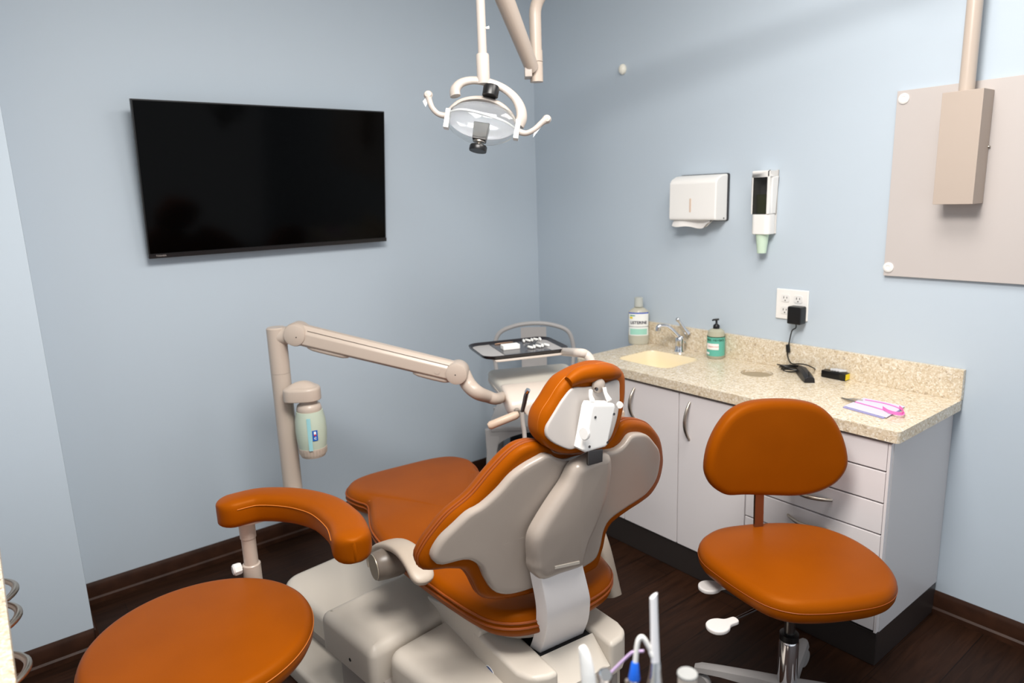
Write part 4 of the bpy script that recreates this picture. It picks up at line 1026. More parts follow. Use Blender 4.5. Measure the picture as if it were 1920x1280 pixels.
# water bottle
BT = hd(583, 800, dP+.015); wk = (BT-CAM).dot(fw)/F_PX; BT.z = 0
wz = lambda v, u=585: hs(u, v, lambda Q: (Q-BT).dot(tocp)).z
z7, z1_, z2_, z3_ = wz(720), wz(745), wz(765), wz(853)
cap_o = [(-42*wk, -6*wk), (-30*wk, -16*wk), (0, -25*wk), (18*wk, -18*wk), (24*wk, 0), (18*wk, 18*wk), (0, 25*wk), (-30*wk, 16*wk), (-42*wk, 6*wk)]
fcp = lambda x, y, w_: V((BT.x, BT.y, 0))+rgp*x+tocp*y+V((0, 0, w_))
bh = MB().puff(cap_o, fcp, wz(747), wz(722), .012, .003, n=60, dome=.020).build('bottle_mount', BEIGE, du)
MB().lathe([(.001, wz(768)), (22*wk, wz(768)), (23*wk, wz(764)), (21*wk, wz(757)), (16*wk, wz(753)), (15*wk, wz(746)), (.001, wz(746))], BT, n=30).build('bottle_collar', BEIGE, bh)
wb = MB().lathe([(.001, wz(838)), (25*wk, wz(838)), (27*wk, wz(825)), (28.5*wk, wz(805)), (27.5*wk, wz(785)), (24*wk, wz(768)), (.001, wz(768))], BT, n=36).build('water_bottle', mat('frosted_bottle', (196, 208, 190), .35, trans=.15, spec=.4), bh)
b = MB(); b.lathe([(.001, wz(853)), (22*wk, wz(853)), (25.5*wk, wz(846)), (26*wk, wz(836)), (.001, wz(836))], BT, n=36)
bc_ = b.build('bottle_base', BEIGE, bh)
for i in range(14):
    th = PI*i/14-.2+PI*0; d_ = rgp*math.cos(th)+tocp*math.sin(th)
    MB().tube([V((BT.x, BT.y, wz(838)))+d_*(25.6*wk), V((BT.x, BT.y, wz(848)))+d_*(24.6*wk)], .0016, 6).build('grip_rib', BEIGE_D, bc_)
def onw(x, y, off=.0006):
    r_ = 28.3*wk+off; a_ = x/r_; return V((BT.x, BT.y, y))+tocp*(r_*math.cos(a_))+rgp*(r_*math.sin(a_))
def wpatch(u0, u1, v0, v1, material, name, off, par):
    x0, x1 = (u0-585)*wk, (u1-585)*wk; zt_, zb2 = wz(v0), wz(v1)
    b = MB(); rr = []
    for o_, zz in ((off, zt_), (off, zb2), (off-.0012, zb2), (off-.0012, zt_), (off, zt_)): rr.append([onw(x0+(x1-x0)*i/6, zz, o_) for i in range(7)])
    b.loft(rr, False, False, closed=False); return b.build(name, material, par)
lb_ = wpatch(585, 595, 799, 818, mat('bottle_label_blue', (24, 92, 176), .4), 'label', .0010, wb)
wpatch(588, 592, 801, 806, LW, 'white_mark', .0016, lb_); wpatch(588, 592, 806, 809, mat('mark_red', (190, 40, 70), .5), 'red_mark', .0016, lb_)
text_on('C', .011, lambda x, y, z: onw((590-585)*wk+x, wz(813.5)+y, .0016+z), LW, 'lettering', lb_, bold=.0004)
wpatch(577, 584, 776, 836, mat('straw_blue', (150, 200, 206), .4), 'dip_tube', .0006, wb)
# tray support rail and white bent arm under the tray
ZT = .868
tL, tF, tR, tBk, tBl = [hz(u, v, ZT) for u, v in ((887, 648), (912, 671), (1066, 653), (1026, 632), (940, 636))]
TXv = (hz(1066, 654, ZT)-hz(912, 671, ZT)); TXv.z = 0; tw_ = TXv.length; TXv.normalize(); TYv = V((-TXv.y, TXv.x, 0))
tdp = .5*((hz(887, 646, ZT)-tF).dot(TYv)+(hz(1030, 631, ZT)-tR).dot(TYv))
def Tt(x, y, z): return tF+TXv*x+TYv*y+V((0, 0, z))
MB().puff(rrect(.03, tw_+.006, -.012, tdp*.8, .015, 4), lambda x, y, w_: Tt(x, y, w_), -.018, -.0105, .002, .002, n=80, spline=False).build('tray_rail', CREAMW, du)
aw = [Tt(tw_-.01, .03, -.016), hd(1082, 661, 2.36), hd(1098, 664, 2.35), hd(1108, 678, 2.345), hd(1108, 705, 2.34), Hh(hw_-.03, dl*.4, -.02)]
MB().tube(aw, [.0155]*6, 16, sub=5).build('tray_arm', CREAMW, du)
# ---------------------------------------------------- tray and what lies on it
tr = thing('instrument_tray', 'dark rimmed instrument tray on the arm above the delivery head', 'tray', tuple(Tt(tw_/2, tdp/2, -.01)))
ro = None; 
b = MB(); rn = []
def off_o(d): return rrect(-d, tw_+d, -d, tdp+d, .040+d, 7)
for d, z in ((-.004, -.0098), (.006, -.006), (.010, .0045), (.0085, .005), (.002, -.002), (-.006, -.0045)): rn.append([Tt(x, y, z) for x, y in off_o(d)])
b.loft(rn+[rn[0]], False, False); b.build('rim', TRAYB, tr, sharp=60)
b = MB(); b.prism(off_o(-.004), Tt, -.0097, -.0046); b.build('tray_floor', TRAYG, tr)
def trp(u, v, z=.0): return hz(u, v, ZT-.0045+z)
def tl_(Q): d = Q-tF; return d.dot(TXv), d.dot(TYv)
mx0, mx1 = tl_(trp(930, 655))[0], tl_(trp(1018, 648))[0]
tag(MB().prism(rrect(mx0, mx1, .012, tdp-.012, .004, 3), Tt, -.0044, -.003).build('tray_reflection', mat('reflection_dark', (74, 72, 76), .2)), 'dark sheet imitating a reflection in the middle of the instrument tray', 'reflection')  # added dark sheet: reflection in the tray floor given as colour
def tbox(name, px, sx, sy, h, material, label, cat, group=None, bev=.002):
    q = trp(*px); x, y = tl_(q)
    return tag(MB().prism(rrect(x-sx, x+sx, y-sy, y+sy, min(sx, sy)*.2, 2), Tt, -.0029, h).build(name, material, None, bevel=bev), label, cat, group)
tbox('gauze_stack', (957, 654), .034, .020, .014, COTTON, 'white stack of gauze on the left of the tray', 'gauze')
for i, (u, v) in enumerate(((980, 639), (990, 637.5))):
    q = trp(u, v, .008); 
lab_roll = 'white cotton roll among the loose rolls on the tray'
for j, (row, v0) in enumerate((('front', 652), ('back', 640))):
    for i in range(5):
        q = trp((994 if j == 0 else 982)+7.6*i, v0-(1.1*i if j == 0 else .9*i), .004)
        x, y = tl_(q); z_ = .0022
        dx_, dy_ = (.004, .016) if (i+j) % 2 else (-.005, .015)
        b = MB(); b.tube([Tt(x-dx_, y-dy_, z_), Tt(x-dx_*.8, y-dy_*.8, z_+.0002), Tt(x+dx_*.8, y+dy_*.8, z_+.0002), Tt(x+dx_, y+dy_, z_)], [.0028, .0050, .0050, .0028], 12)
        tag(b.build('cotton_roll', COTTON), 'white cotton roll in the %s row on the tray' % row, 'cotton roll', 'cotton rolls in the %s row on the tray' % row)
for i, (p0, p1, lab_) in enumerate((((928, 645), (962, 641), 'bronze handled instrument behind the gauze stack, nearer one'), ((930, 641), (964, 637.5), 'bronze handled instrument at the back edge of the tray'))):
    b = MB(); a, c = trp(*p0, .0042), trp(*p1, .0042)
    b.tube([a, a.lerp(c, .15), a.lerp(c, .8), a.lerp(c, 1.0)], [.002, .0032, .0032, .0015], 10)
    tag(b.build('hand_instrument', mat('bronze', (176, 140, 116), .3, metal=.8)), lab_, 'instrument')
for i, (p0, p1, lab_) in enumerate((((984, 650), (1000, 642), 'steel dental pick lying across the cotton rolls, left one'), ((998, 646), (1010, 636), 'steel dental pick lying across the cotton rolls, right one'))):
    a, c = trp(*p0, .0115), trp(*p1, .0115)
    b = MB(); b.tube([a, a.lerp(c, .2), a.lerp(c, .8), c], [.0012, .0024, .0024, .0010], 8); tag(b.build('dental_pick', DSTEEL), lab_, 'instrument')
# handpiece with hose in the holder
q = [hd(989, 733, 2.205), hd(986, 742, 2.21), hd(983, 756, 2.215), hd(979, 772, 2.22)]
hpz = thing('handpiece', 'steel dental handpiece standing in the front holder of the delivery head', 'handpiece', tuple(q[3]))
MB().lathe([(.001, -.008), (.0075, -.008), (.0085, 0), (.0075, .007), (.001, .008)], q[0], V((.1, -.5, .8)), n=16).build('head', CHROME, hpz)
MB().tube([q[0], q[1], q[2], q[3]], [.006, .0075, .0072, .006], 14, sub=4).build('barrel', DSTEEL, hpz)
MB().tube([q[3], hd(980, 790, 2.225), hd(983, 810, 2.23), hd(984, 832, 2.235), hd(983, 862, 2.26), hd(975, 905, 2.30)], .0072, 12, sub=5).build('hose', GUM, hpz)
q = [hd(1013, 757, 2.20), hd(1012, 768, 2.205), hd(1010, 778, 2.21)]
sy_ = thing('air_syringe', 'dark syringe nozzle in the second holder, partly behind the headrest', 'syringe', tuple(q[2]))
MB().tube(q, [.0075, .0085, .006], 12, sub=4).build('body', mat('syringe_grey', (190, 192, 192), .3), sy_)
MB().tube([q[2], hd(1008, 800, 2.22), hd(1006, 850, 2.26), hd(1000, 900, 2.3)], .006, 10, sub=5).build('hose', DSTEEL, sy_)

# ================================================================== steel side chair in the corner
mc = thing('metal_chair', 'light grey metal chair in the room corner behind the tray', 'chair', (-.5, -.55, 0))
HDp = 3.40
h0, h1 = hd(926, 650, HDp), hd(1076, 650, HDp)
wv = (h1-h0); wv.z = 0; bw = wv.length; wv.normalize(); fv = V((wv.y, -wv.x, 0))
if fv.dot(fw) > 0: fv = -fv
bc0 = (h0+h1)/2; zc_ = h0.z
def Mc(x, y, z): return V((bc0.x, bc0.y, 0))+wv*x+fv*y+V((0, 0, z))
ztop = hd(1002, 602, HDp).z-.006; hb2 = bw/2
SZ = .425
hoop = [Mc(-hb2*.86, .04, SZ), Mc(-hb2*.97, .012, SZ+.2), Mc(-hb2, 0, zc_-.03), Mc(-hb2*.88, -.002, zc_+(ztop-zc_)*.55), Mc(-hb2*.5, -.005, ztop-.012), Mc(0, -.006, ztop), Mc(hb2*.5, -.005, ztop-.012), Mc(hb2*.88, -.002, zc_+(ztop-zc_)*.55), Mc(hb2, 0, zc_-.03), Mc(hb2*.97, .012, SZ+.2), Mc(hb2*.86, .04, SZ)]
MB().tube(hoop, .0105, 14, sub=6).build('back_hoop', CHAIRG, mc)
b = MB(); b.loft([[Mc(x, .004-.02*(1-(x/.06)**2)*0+y, z) for x, y in ((-.062, 0), (-.03, -.006), (.03, -.006), (.062, 0), (.062, .003), (.03, -.003), (-.03, -.003), (-.062, .003))] for z in (SZ+.0, SZ+.2, ztop-.018)]); b.build('back_splat', CHAIRG, mc)
MB().puff([(-hb2, .05), (-hb2*.9, .02), (hb2*.9, .02), (hb2, .05), (hb2*1.14, .34), (hb2*1.08, .39), (-hb2*1.08, .39), (-hb2*1.14, .34)], Mc, SZ-.02, SZ+.004, .008, .006, n=80, spline=False, dome=-.006).build('seat', CHAIRG, mc)
SD = .37
for sx in (-1, 1):
    for y0_, y1_ in ((.36, .42), (.04, -.03)):
        b = MB(); tx, ty_, fx, fy = sx*hb2*(1.03 if y0_ > .2 else .88), y0_+.01, sx*(hb2*(1.2 if y0_ > .2 else 1.04)), y1_
        b.loft([[Mc(x0+d[0], y0+d[1], z) for d in ((-w2, -.012), (w2, -.012), (w2, .012), (-w2, .012))] for x0, y0, z, w2 in ((tx, ty_, SZ-.008, .036), (tx+(fx-tx)*.25, ty_+(fy-ty_)*.25, SZ*.75, .024), (fx, fy, .0005, .016))])
        b.build('leg', CHAIRG, mc, bevel=.005)
def apron(p0, p1, n3):
    b = MB(); up_, lo = [], []
    for i in range(17):
        t = i/16; x = p0[0]+(p1[0]-p0[0])*t; y = p0[1]+(p1[1]-p0[1])*t
        up_.append((x, y, SZ-.006)); lo.append((x, y, SZ-.024-.115*(1-math.sqrt(max(0, 1-(2*t-1)**2)))))
    r = []
    for off in (-.004, .004):
        pass
    fr = [Mc(x+n3[0]*.004, y+n3[1]*.004, z) for x, y, z in up_]; fl_ = [Mc(x+n3[0]*.004, y+n3[1]*.004, z) for x, y, z in lo]
    br2 = [Mc(x-n3[0]*.004, y-n3[1]*.004, z) for x, y, z in up_]; bl2 = [Mc(x-n3[0]*.004, y-n3[1]*.004, z) for x, y, z in lo]
    b.loft([fr, fl_, bl2, br2, fr], False, False, closed=False); return b.build('apron', CHAIRG, mc)
apron((-hb2*1.1, .382), (hb2*1.1, .382), (0, 1)); apron((-hb2*.94, .04), (-hb2*1.1, .36), (1, 0)); apron((hb2*.94, .04), (hb2*1.1, .36), (1, 0)); apron((-hb2*.92, .03), (hb2*.92, .03), (0, 1))

# ================================================================== stool on the right
ZS = .462
st = thing('dental_stool', 'tan leather stool with backrest in front of the drawer cabinet', 'stool', tuple(hz(1475, 1275, .02)))
seat_px = [(1309, 1020), (1320, 1002), (1350, 988), (1400, 981), (1450, 978), (1500, 980), (1550, 989), (1600, 1008), (1645, 1036), (1673, 1064), (1684, 1088), (1677, 1108), (1650, 1122), (1600, 1131), (1545, 1136), (1490, 1135), (1440, 1122), (1395, 1098), (1350, 1068), (1318, 1042)]
so_ = [hz(u, v, ZS) for u, v in seat_px]; so_ = [(q.x, q.y) for q in so_]
cxs, cys = sum(p[0] for p in so_)/len(so_), sum(p[1] for p in so_)/len(so_)
sfn = lambda x, y, w_: V((x, y, ZS+w_))
ssc = MB().puff(so_, sfn, -.062, .006, .024, .034, dome=.006, n=110).build('seat', LEATHER, st)
O_ = closed_spline(so_, 110); P_ = [sfn(cxs+(p[0]-cxs)*1.0006, cys+(p[1]-cys)*1.0006, -.021) for p in O_]; MB().tube(P_+[P_[0], P_[1]], .0011, 6).build('seam', PIPING, ssc)
# backrest: upright pad
seat_c = V((cxs, cys, ZS)); hub = hz(1475, 1277, .10)
brp = hs(1455, 845, lambda Q: (Q-(seat_c+V((.10, .15, 0)))).dot(V((.55, .83, 0)).normalized()))
bn_ = V((.52, .855, 0)).normalized()      # away from the sitter
bt_ = V((bn_.y, -bn_.x, 0))
bref = seat_c+bn_*.165
fnb = lambda Q: (Q-bref).dot(bn_)
bk_px = [(1323, 880), (1327, 850), (1337, 823), (1352, 798), (1372, 776), (1398, 762), (1430, 755), (1470, 753), (1510, 755), (1540, 763), (1562, 782), (1577, 810), (1586, 842), (1587, 868), (1578, 890), (1560, 910), (1530, 926), (1495, 933), (1450, 933), (1400, 931), (1365, 930), (1340, 916), (1328, 900)]
bk = [hs(u, v, fnb) for u, v in bk_px]; bk = [((q-bref).dot(bt_), q.z) for q in bk]
cxb = sum(p[0] for p in bk)/len(bk)
def fbk(x, z, w_): return V((bref.x, bref.y, 0))+bt_*x+bn_*(-w_-.45*(x-cxb)**2)+V((0, 0, z))
bkp = MB().puff(bk, fbk, -.055, .0, .022, .022, dome=.004, n=110).build('backrest', LEATHER, st)
q0 = hs(1423, 940, lambda Q: (Q-bref).dot(bn_)-.02); q1 = hs(1422, 985, lambda Q: (Q-bref).dot(bn_)-.02)
b = MB(); w2 = .013
b.loft([[p+bt_*x+bn_*y for x, y in ((-w2, -.004), (w2, -.004), (w2, .006), (-w2, .006))] for p in (q0+V((0, 0, .12)), q0, q1, V((q1.x, q1.y, ZS-.05)), V((q1.x, q1.y, ZS-.066))-bn_*.03, V((seat_c.x, seat_c.y, ZS-.068)))])
b.build('back_post', mat('bronzed_chrome', (150, 120, 95), .2, metal=.9), st)
MB().lathe([(.001, -.085), (.07, -.085), (.075, -.062), (.001, -.062)], (seat_c.x, seat_c.y, ZS), n=24).build('seat_mechanism', BLACK, st)
hx_, hy_ = hub.x, hub.y
MB().tube([V((hx_, hy_, .12)), V((hx_, hy_, ZS-.07))], .014, 18).build('gas_rod', DSTEEL, st)
MB().lathe([(.001, .07), (.026, .07), (.026, .225), (.023, .232), (.001, .232)], (hx_, hy_, 0), n=28).build('gas_cylinder', CHROME, st)
MB().lathe([(.022, .232), (.025, .232), (.025, .250), (.016, .252), (.001, .252)], (hx_, hy_, 0), n=24).build('collar', BLACK, st)
def paddle(p_end, p_in, z, name='height_lever'):
    a, c = hz(*p_end, z), hz(*p_in, z); d = (c-a); d.z = 0; ln_ = d.length; d.normalize(); s_ = V((-d.y, d.x, 0))
    o_ = [(0, 0), (.008, .020), (.027, .028), (.046, .024), (.062, .013), (.088, .010), (.088, -.010), (.062, -.013), (.046, -.024), (.027, -.028), (.008, -.020)]
    lv_ = MB().puff(o_, lambda x, y, w_: a+d*x+s_*y+V((0, 0, w_)), -.007, .005, .004, .004, n=60).build(name, mat('lever_white', (206, 201, 198), .35), st)
    MB().tube([a+d*.05, V((seat_c.x, seat_c.y, z))], .004, 10).build('rod', DSTEEL, lv_)
paddle((1310, 1102), (1350, 1098), .37); paddle((1328, 1180), (1400, 1155), .37)
base_g = mat('stool_base_grey', (150, 146, 144), .4)
tip0 = hz(1303, 1243, .085); a0_ = math.atan2(tip0.y-hy_, tip0.x-hx_); Rb = math.hypot(tip0.y-hy_, tip0.x-hx_)
b0_ = MB().lathe([(.001, .062), (.036, .062), (.040, .075), (.034, .10), (.001, .105)], (hx_, hy_, 0), n=28).build('hub', base_g, st)
for i in range(5):
    th = a0_+math.radians((0, -98, -166, 76, 148)[i]); d_ = V((math.cos(th), math.sin(th), 0)); s_ = V((-d_.y, d_.x, 0)); c0 = V((hx_, hy_, 0))
    b = MB(); rr = []
    for t, zt2, zb3, w2 in ((.02, .104, .060, .026), (.3, .102, .072, .021), (.7, .094, .074, .019), (.93, .088, .070, .018), (1.0, .082, .056, .012)):
        p = c0+d_*(Rb*t); rr.append([p+s_*(w2)+V((0, 0, zb3)), p+s_*w2*.8+V((0, 0, zt2-.004)), p+s_*w2*.4+V((0, 0, zt2)), p-s_*w2*.4+V((0, 0, zt2)), p-s_*w2*.8+V((0, 0, zt2-.004)), p-s_*w2+V((0, 0, zb3))])
    b.loft(rr); lg = b.build('leg', base_g, st)
    ctr = c0+d_*(Rb*.92)+V((0, 0, .029))
    MB().lathe([(.001, -.011), (.026, -.011), (.0285, -.006), (.0285, .006), (.026, .011), (.001, .011)], ctr, (s_+d_*.3), n=24).build('caster', WHITE if i in (2, 3) else base_g, lg)
    MB().tube([ctr+V((0, 0, .005)), V((ctr.x, ctr.y, .070))], .006, 10).build('stem', DSTEEL, lg)

# ================================================================== stool with arm on the left
ZL = .50
ls = thing('assistant_stool', 'round tan leather stool with a curved padded arm at bottom left', 'stool', (-2.12, -1.285, 0))
lc = V((-2.122, -1.290, 0)); lr = .244
lo_ = [(lc.x+lr*math.cos(2*PI*i/40), lc.y+lr*math.sin(2*PI*i/40)) for i in range(40)]
lsf = lambda x, y, w_: V((x, y, ZL+w_))
lse = MB().puff(lo_, lsf, -.070, -.002, .022, .036, dome=.008, n=110).build('seat', LEATHER, ls)
P_ = [lsf(lc.x+(x-lc.x)*1.0008, lc.y+(y-lc.y)*1.0008, -.024) for x, y in closed_spline(lo_, 110)]
MB().tube(P_+[P_[0], P_[1]], .0011, 6).build('seam', STITCH, lse)
MB().lathe([(.001, ZL-.10), (.08, ZL-.10), (.085, ZL-.07), (.001, ZL-.07)], lc, n=24).build('seat_mechanism', BLACK, ls)
MB().tube([lc+V((0, 0, .1)), lc+V((0, 0, ZL-.08))], .014, 16).build('gas_rod', DSTEEL, ls)
MB().lathe([(.001, .07), (.026, .07), (.026, .24), (.001, .245)], lc, n=24).build('gas_cylinder', CHROME, ls)
MB().lathe([(.001, .062), (.036, .062), (.040, .075), (.034, .10), (.001, .105)], lc, n=24).build('hub', base_g, ls)
for i in range(5):
    th = 2*PI*i/5+.9; d_ = V((math.cos(th), math.sin(th), 0)); s_ = V((-d_.y, d_.x, 0))
    b = MB(); rr = []
    for t, zt2, zb3, w2 in ((.02, .102, .066, .022), (.3, .098, .068, .017), (.7, .086, .066, .014), (.93, .080, .064, .014), (1.0, .076, .066, .009)):
        p = lc+d_*(.25*t); rr.append([p+s_*(w2)+V((0, 0, zb3)), p+s_*w2*.5+V((0, 0, zt2)), p-s_*w2*.5+V((0, 0, zt2)), p-s_*w2+V((0, 0, zb3))])
    b.loft(rr); lg = b.build('leg', base_g, ls)
    ctr = lc+d_*(.25*.92)+V((0, 0, .029))
    MB().lathe([(.001, -.011), (.026, -.011), (.0285, -.006), (.0285, .006), (.026, .011), (.001, .011)], ctr, (s_+d_*.3), n=22).build('caster', base_g, lg)
    MB().tube([ctr+V((0, 0, .005)), V((ctr.x, ctr.y, .070))], .006, 10).build('stem', DSTEEL, lg)
# arm post: stands beside the far rim of the seat
ap_ = hz(474, 1084, ZL-.03)
ap_ = lc+(V((ap_.x, ap_.y, 0))-lc).normalized()*(lr+.035)
tpa = -(V((ap_.x, ap_.y, 0))-V((CAM.x, CAM.y, 0))).normalized()
az = lambda v, u=467: hs(u, v, lambda Q: (Q-ap_).dot(tpa)).z
ka = (V((ap_.x, ap_.y, .55))-CAM).dot(fw)/F_PX
axp = hs(467, 1020, lambda Q: (Q-ap_).dot(tpa)); ap_ = V((axp.x, axp.y, 0))
rga = V((-tpa.y, tpa.x, 0)); rga = rga if rga.dot(rt) > 0 else -rga
zt3, zs3, zk3 = az(972), az(1006), az(1054, 475)
MB().tube([ap_+V((0, 0, zk3-.004)), ap_+V((0, 0, zs3))], 13*ka, 22).build('arm_post', BEIGE, ls)
MB().tube([ap_+V((0, 0, zs3)), ap_+V((0, 0, zt3+.004))], 14.5*ka, 22).build('arm_post_sleeve', BEIGE, ls)
MB().lathe([(.001, ZL-.12), (16.5*ka, ZL-.12), (16.5*ka, zk3-.002), (15*ka, zk3), (.001, zk3)], ap_, n=26).build('socket', BEIGE, ls)
MB().tube([ap_+V((0, 0, ZL-.10)), lc+V((0, 0, ZL-.085))], .014, 14).build('bracket_bar', BEIGE, ls)
kn = hs(448, 1066, lambda Q: (Q-ap_).dot(tpa))
kb = MB().lathe([(.001, -.012), (.014, -.012), (.016, -.008), (.016, .006), (.012, .010), (.001, .010)], kn-rga*.006, -rga+tpa*.25, n=8).build('lock_knob', WHITE, ls)
MB().tube([kn, V((ap_.x, ap_.y, kn.z))], .007, 10).build('knob_shaft', DSTEEL, kb)
MB().lathe([(.001, 0), (.04, 0), (.045, .008), (.001, .008)], V((ap_.x, ap_.y, zt3-.004))+rga*.012, n=24, sx=1.3, sy=.8, xref=rga).build('arm_plate', CREAMW, ls)
# curved arm pad: kidney arc at one height
PH = .037
ZP = zt3+.003+2*PH
pad_px = [(436, 931), (480, 921), (525, 920), (570, 925), (612, 938), (645, 964), (657, 990)]
pp = [hz(u, v, ZP) for u, v in pad_px]
pp = [V((p.x, p.y, ZP-PH)) for p in pp]
pad = MB(); pad.sweep(pp, [.042, .042, .043, .044, .045], PH, (0, 0, 1), n=32, e=3.6, sub=6); pad = pad.build('arm_pad', LEATHER, ls)
P_, _ = smooth_path(pp, [1]*len(pp), 6); sl_ = []
for i, p in enumerate(P_):
    t = (P_[min(i+1, len(P_)-1)]-P_[max(i-1, 0)]).normalized(); sd_ = t.cross(V((0, 0, 1)))
    sl_.append(p+sd_*(.0425+.003*i/(len(P_)-1))*.985+V((0, 0, PH*.45)))
MB().tube(sl_, .0011, 6).build('seam', STITCH, pad)

# ================================================================== left counter at the picture edge
sbx = MB(); sbx.puff(rrect(-.13, .13, .08, .33, .03, 5), Mc, .0005, .33, .006, .006, n=70, spline=False)
tag(sbx.build('plain_dark_box', mat('matte_black', (20, 20, 24), .6)), 'dark box standing under the light grey metal chair', 'box')  # guessed plain box, fills the dark opening under the chair
sc1 = thing('side_countertop', 'speckled stone countertop at the left edge of the view', 'countertop', (-2.74, -2.0, HC))
MB().box(-3.049, -2.4445, -3.1, -.86, HC-CT, HC).build('slab', GRANITE, sc1, bevel=.002)
sb = thing('side_cabinet', 'white cabinet with bow handles under the left stone counter', 'cabinet', (-2.74, -2.0, 0))
MB().box(-3.049, -2.485, -3.09, -.87, .1, HC-CT-.0005).build('body', LAMIN, sb)
MB().box(-3.049, -2.51, -3.09, -.88, 0.0005, .0995).build('plinth', KICKF, sb)
for i, (u, v) in enumerate(((29, 1100), (35, 1146), (53, 1242))):
    q = hx(u, v, -2.432)
    b = bow((-2.466, q.y-.065, q.z), (-2.466, q.y+.065, q.z), (1, 0, 0), r=.0062, bulge=.034)
    dz_ = .05
    dr = MB().box(-2.485, -2.467, q.y-.16 if i < 2 else q.y-.3, q.y+.16, q.z-.024, q.z+.024).build('drawer', LAMIN, sb, bevel=.002)
    b.build('handle', STEEL, dr)

# ================================================================== assistant instruments in the foreground
D0 = .85
ih = thing('instrument_holder', 'grey instrument holder at the bottom edge in the foreground', 'holder', tuple(hd(1190, 1400, D0)))
hL, hR = hd(1060, 1345, D0), hd(1330, 1345, D0)
hv_ = (hR-hL); hv_.z = 0; hv_.normalize(); hn = V((hv_.y, -hv_.x, 0)); hn = hn if hn.dot(fw) < 0 else -hn
b = MB(); b.sweep([hL-V((0, 0, .03)), hL.lerp(hR, .5)-V((0, 0, .03)), V((hR.x, hR.y, hL.z-.03))], .022, .012, (0, 0, 1), sub=3); b.build('bar', GREYC, ih)
pm_ = hL.lerp(hR, .5)-hn*.0
MB().tube([V((pm_.x, pm_.y, .03)), V((pm_.x, pm_.y, hL.z-.035))], .017, 18).build('post', BEIGE, ih)
MB().lathe([(.001, .0005), (.16, .0005), (.16, .02), (.03, .035), (.001, .035)], (pm_.x, pm_.y, 0), n=30).build('foot', GREYC, ih)
cc_ = hd(1289, 1262, D0)
kc = D0/F_PX
MB().lathe([(.001, -90*kc), (16*kc, -90*kc), (17.5*kc, -12*kc), (16*kc, -2*kc), (.001, -2*kc)], cc_, V((0, 0, 1)), n=26).build('knuckle', CREAMW, ih)
MB().lathe([(.001, -3*kc), (19*kc, -3*kc), (19*kc, 0), (17.5*kc, 1.5*kc), (.001, 1.5*kc)], cc_, V((0, 0, 1)), n=28).build('knuckle_cap', mat('grey_cap', (150, 150, 148), .4), ih)
def D(u, v, d=D0): return hd(u, v, d)
# white curved handle
t_ = thing('evacuator_tip', 'white curved evacuator tip leftmost of the foreground instruments', 'suction tip', tuple(D(1102, 1340)))
MB().tube([D(1105, 1345), D(1105, 1300), D(1102, 1262), D(1098, 1235), D(1094, 1219), D(1091, 1212)], [14*kc, 14*kc, 13.5*kc, 11.5*kc, 9*kc, 6*kc], 18, sub=5).build('tube', mat('gloss_white', (244, 243, 240), .2), t_)
# air water syringe with lilac tip
t_ = thing('water_syringe', 'steel air water syringe with a bent lilac tip', 'syringe', tuple(D(1134, 1345, .87)))
MB().tube([D(1137, 1345, .87), D(1135, 1300, .87), D(1134, 1272, .87)], [13*kc, 13*kc, 12*kc], 18).build('body', CHROME, t_)
MB().lathe([(.001, -9*kc), (12*kc, -9*kc), (14*kc, -4*kc), (14*kc, 5*kc), (11*kc, 9*kc), (.001, 9*kc)], D(1134, 1266, .87), V((-.2, -.6, .6)), n=22).build('head', CHROME, t_)
MB().tube([D(1146, 1260, .87), D(1166, 1240, .87), D(1181, 1226, .87), D(1188, 1222, .87), D(1207, 1220, .87)], [2.8*kc, 2.8*kc, 2.8*kc, 2.8*kc, 2.6*kc], 10, sub=4).build('tip', mat('lilac_plastic', (186, 160, 196), .35), t_)
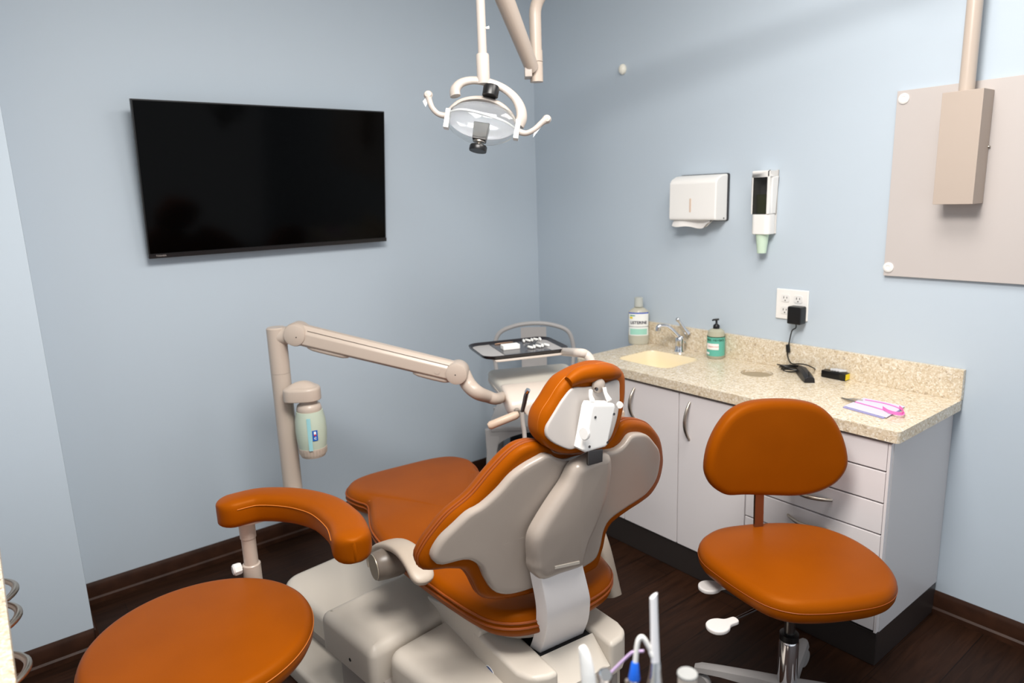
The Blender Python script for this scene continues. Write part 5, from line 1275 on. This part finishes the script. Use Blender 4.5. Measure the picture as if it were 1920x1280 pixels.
# saliva ejector
t_ = thing('saliva_ejector', 'bent white saliva ejector in a bright blue socket', 'saliva ejector', tuple(D(1188, 1345)))
MB().tube([D(1191, 1245), D(1193, 1222), D(1195, 1207), D(1198, 1198), D(1203, 1194), D(1209, 1199), D(1217, 1213), D(1222, 1222)], [4.6*kc]*8, 14, sub=5).build('tube', mat('clear_white_tube', (232, 230, 226), .25), t_)
MB().tube([D(1220, 1219), D(1225, 1228), D(1230, 1236)], [5*kc, 7*kc, 6*kc], 14, sub=4).build('soft_tip', mat('gloss_white', (244, 243, 240), .2), t_)
MB().lathe([(.001, -21*kc), (10.5*kc, -21*kc), (11*kc, -18*kc), (7*kc, 10*kc), (6*kc, 12*kc), (.001, 12*kc)], D(1190, 1253), up+rt*.05, n=22).build('socket', mat('bright_blue', (10, 96, 214), .4), t_)
MB().tube([D(1188, 1274), D(1187, 1345)], [9*kc, 9*kc], 16).build('valve', CHROME, t_)
MB().lathe([(.001, -4*kc), (5*kc, -4*kc), (5*kc, 4*kc), (.001, 4*kc)], D(1177, 1278), V((0, 0, 1)), n=14).build('valve_lever', STEEL, t_)
# high volume suction tip
t_ = thing('suction_tip', 'straight white suction tip with slanted end in a steel valve', 'suction tip', tuple(D(1228, 1345)))
b = MB(); b.tube([D(1229, 1246), D(1227, 1180), D(1225.5, 1122)], [8.2*kc, 7.6*kc, 7.2*kc], 18, ends=True)
bt = D(1225.5, 1122); 
b2 = MB(); rg = []
for k_ in range(18):
    th = 2*PI*k_/18; p = rt*math.cos(th)+fw*math.sin(th)
    rg.append(p*(7.2*kc))
up2 = up
b2.loft([[bt+p for p in rg], [bt+p*.98+up2*((p.dot(rt)/(7.2*kc)*5.5+5.5)*kc) for p in rg]])
b.build('tube', mat('matte_white_plastic', (234, 233, 236), .3), t_); b2.build('slanted_end', mat('matte_white_plastic', (234, 233, 236), .3), t_)
MB().tube([D(1228, 1345), D(1228, 1285), D(1229, 1262), D(1229.5, 1243), D(1229.5, 1239)], [17*kc, 14.5*kc, 11*kc, 9.5*kc, 8*kc], 20).build('valve', mat('satin_steel', (190, 190, 190), .25, metal=1.0), t_)
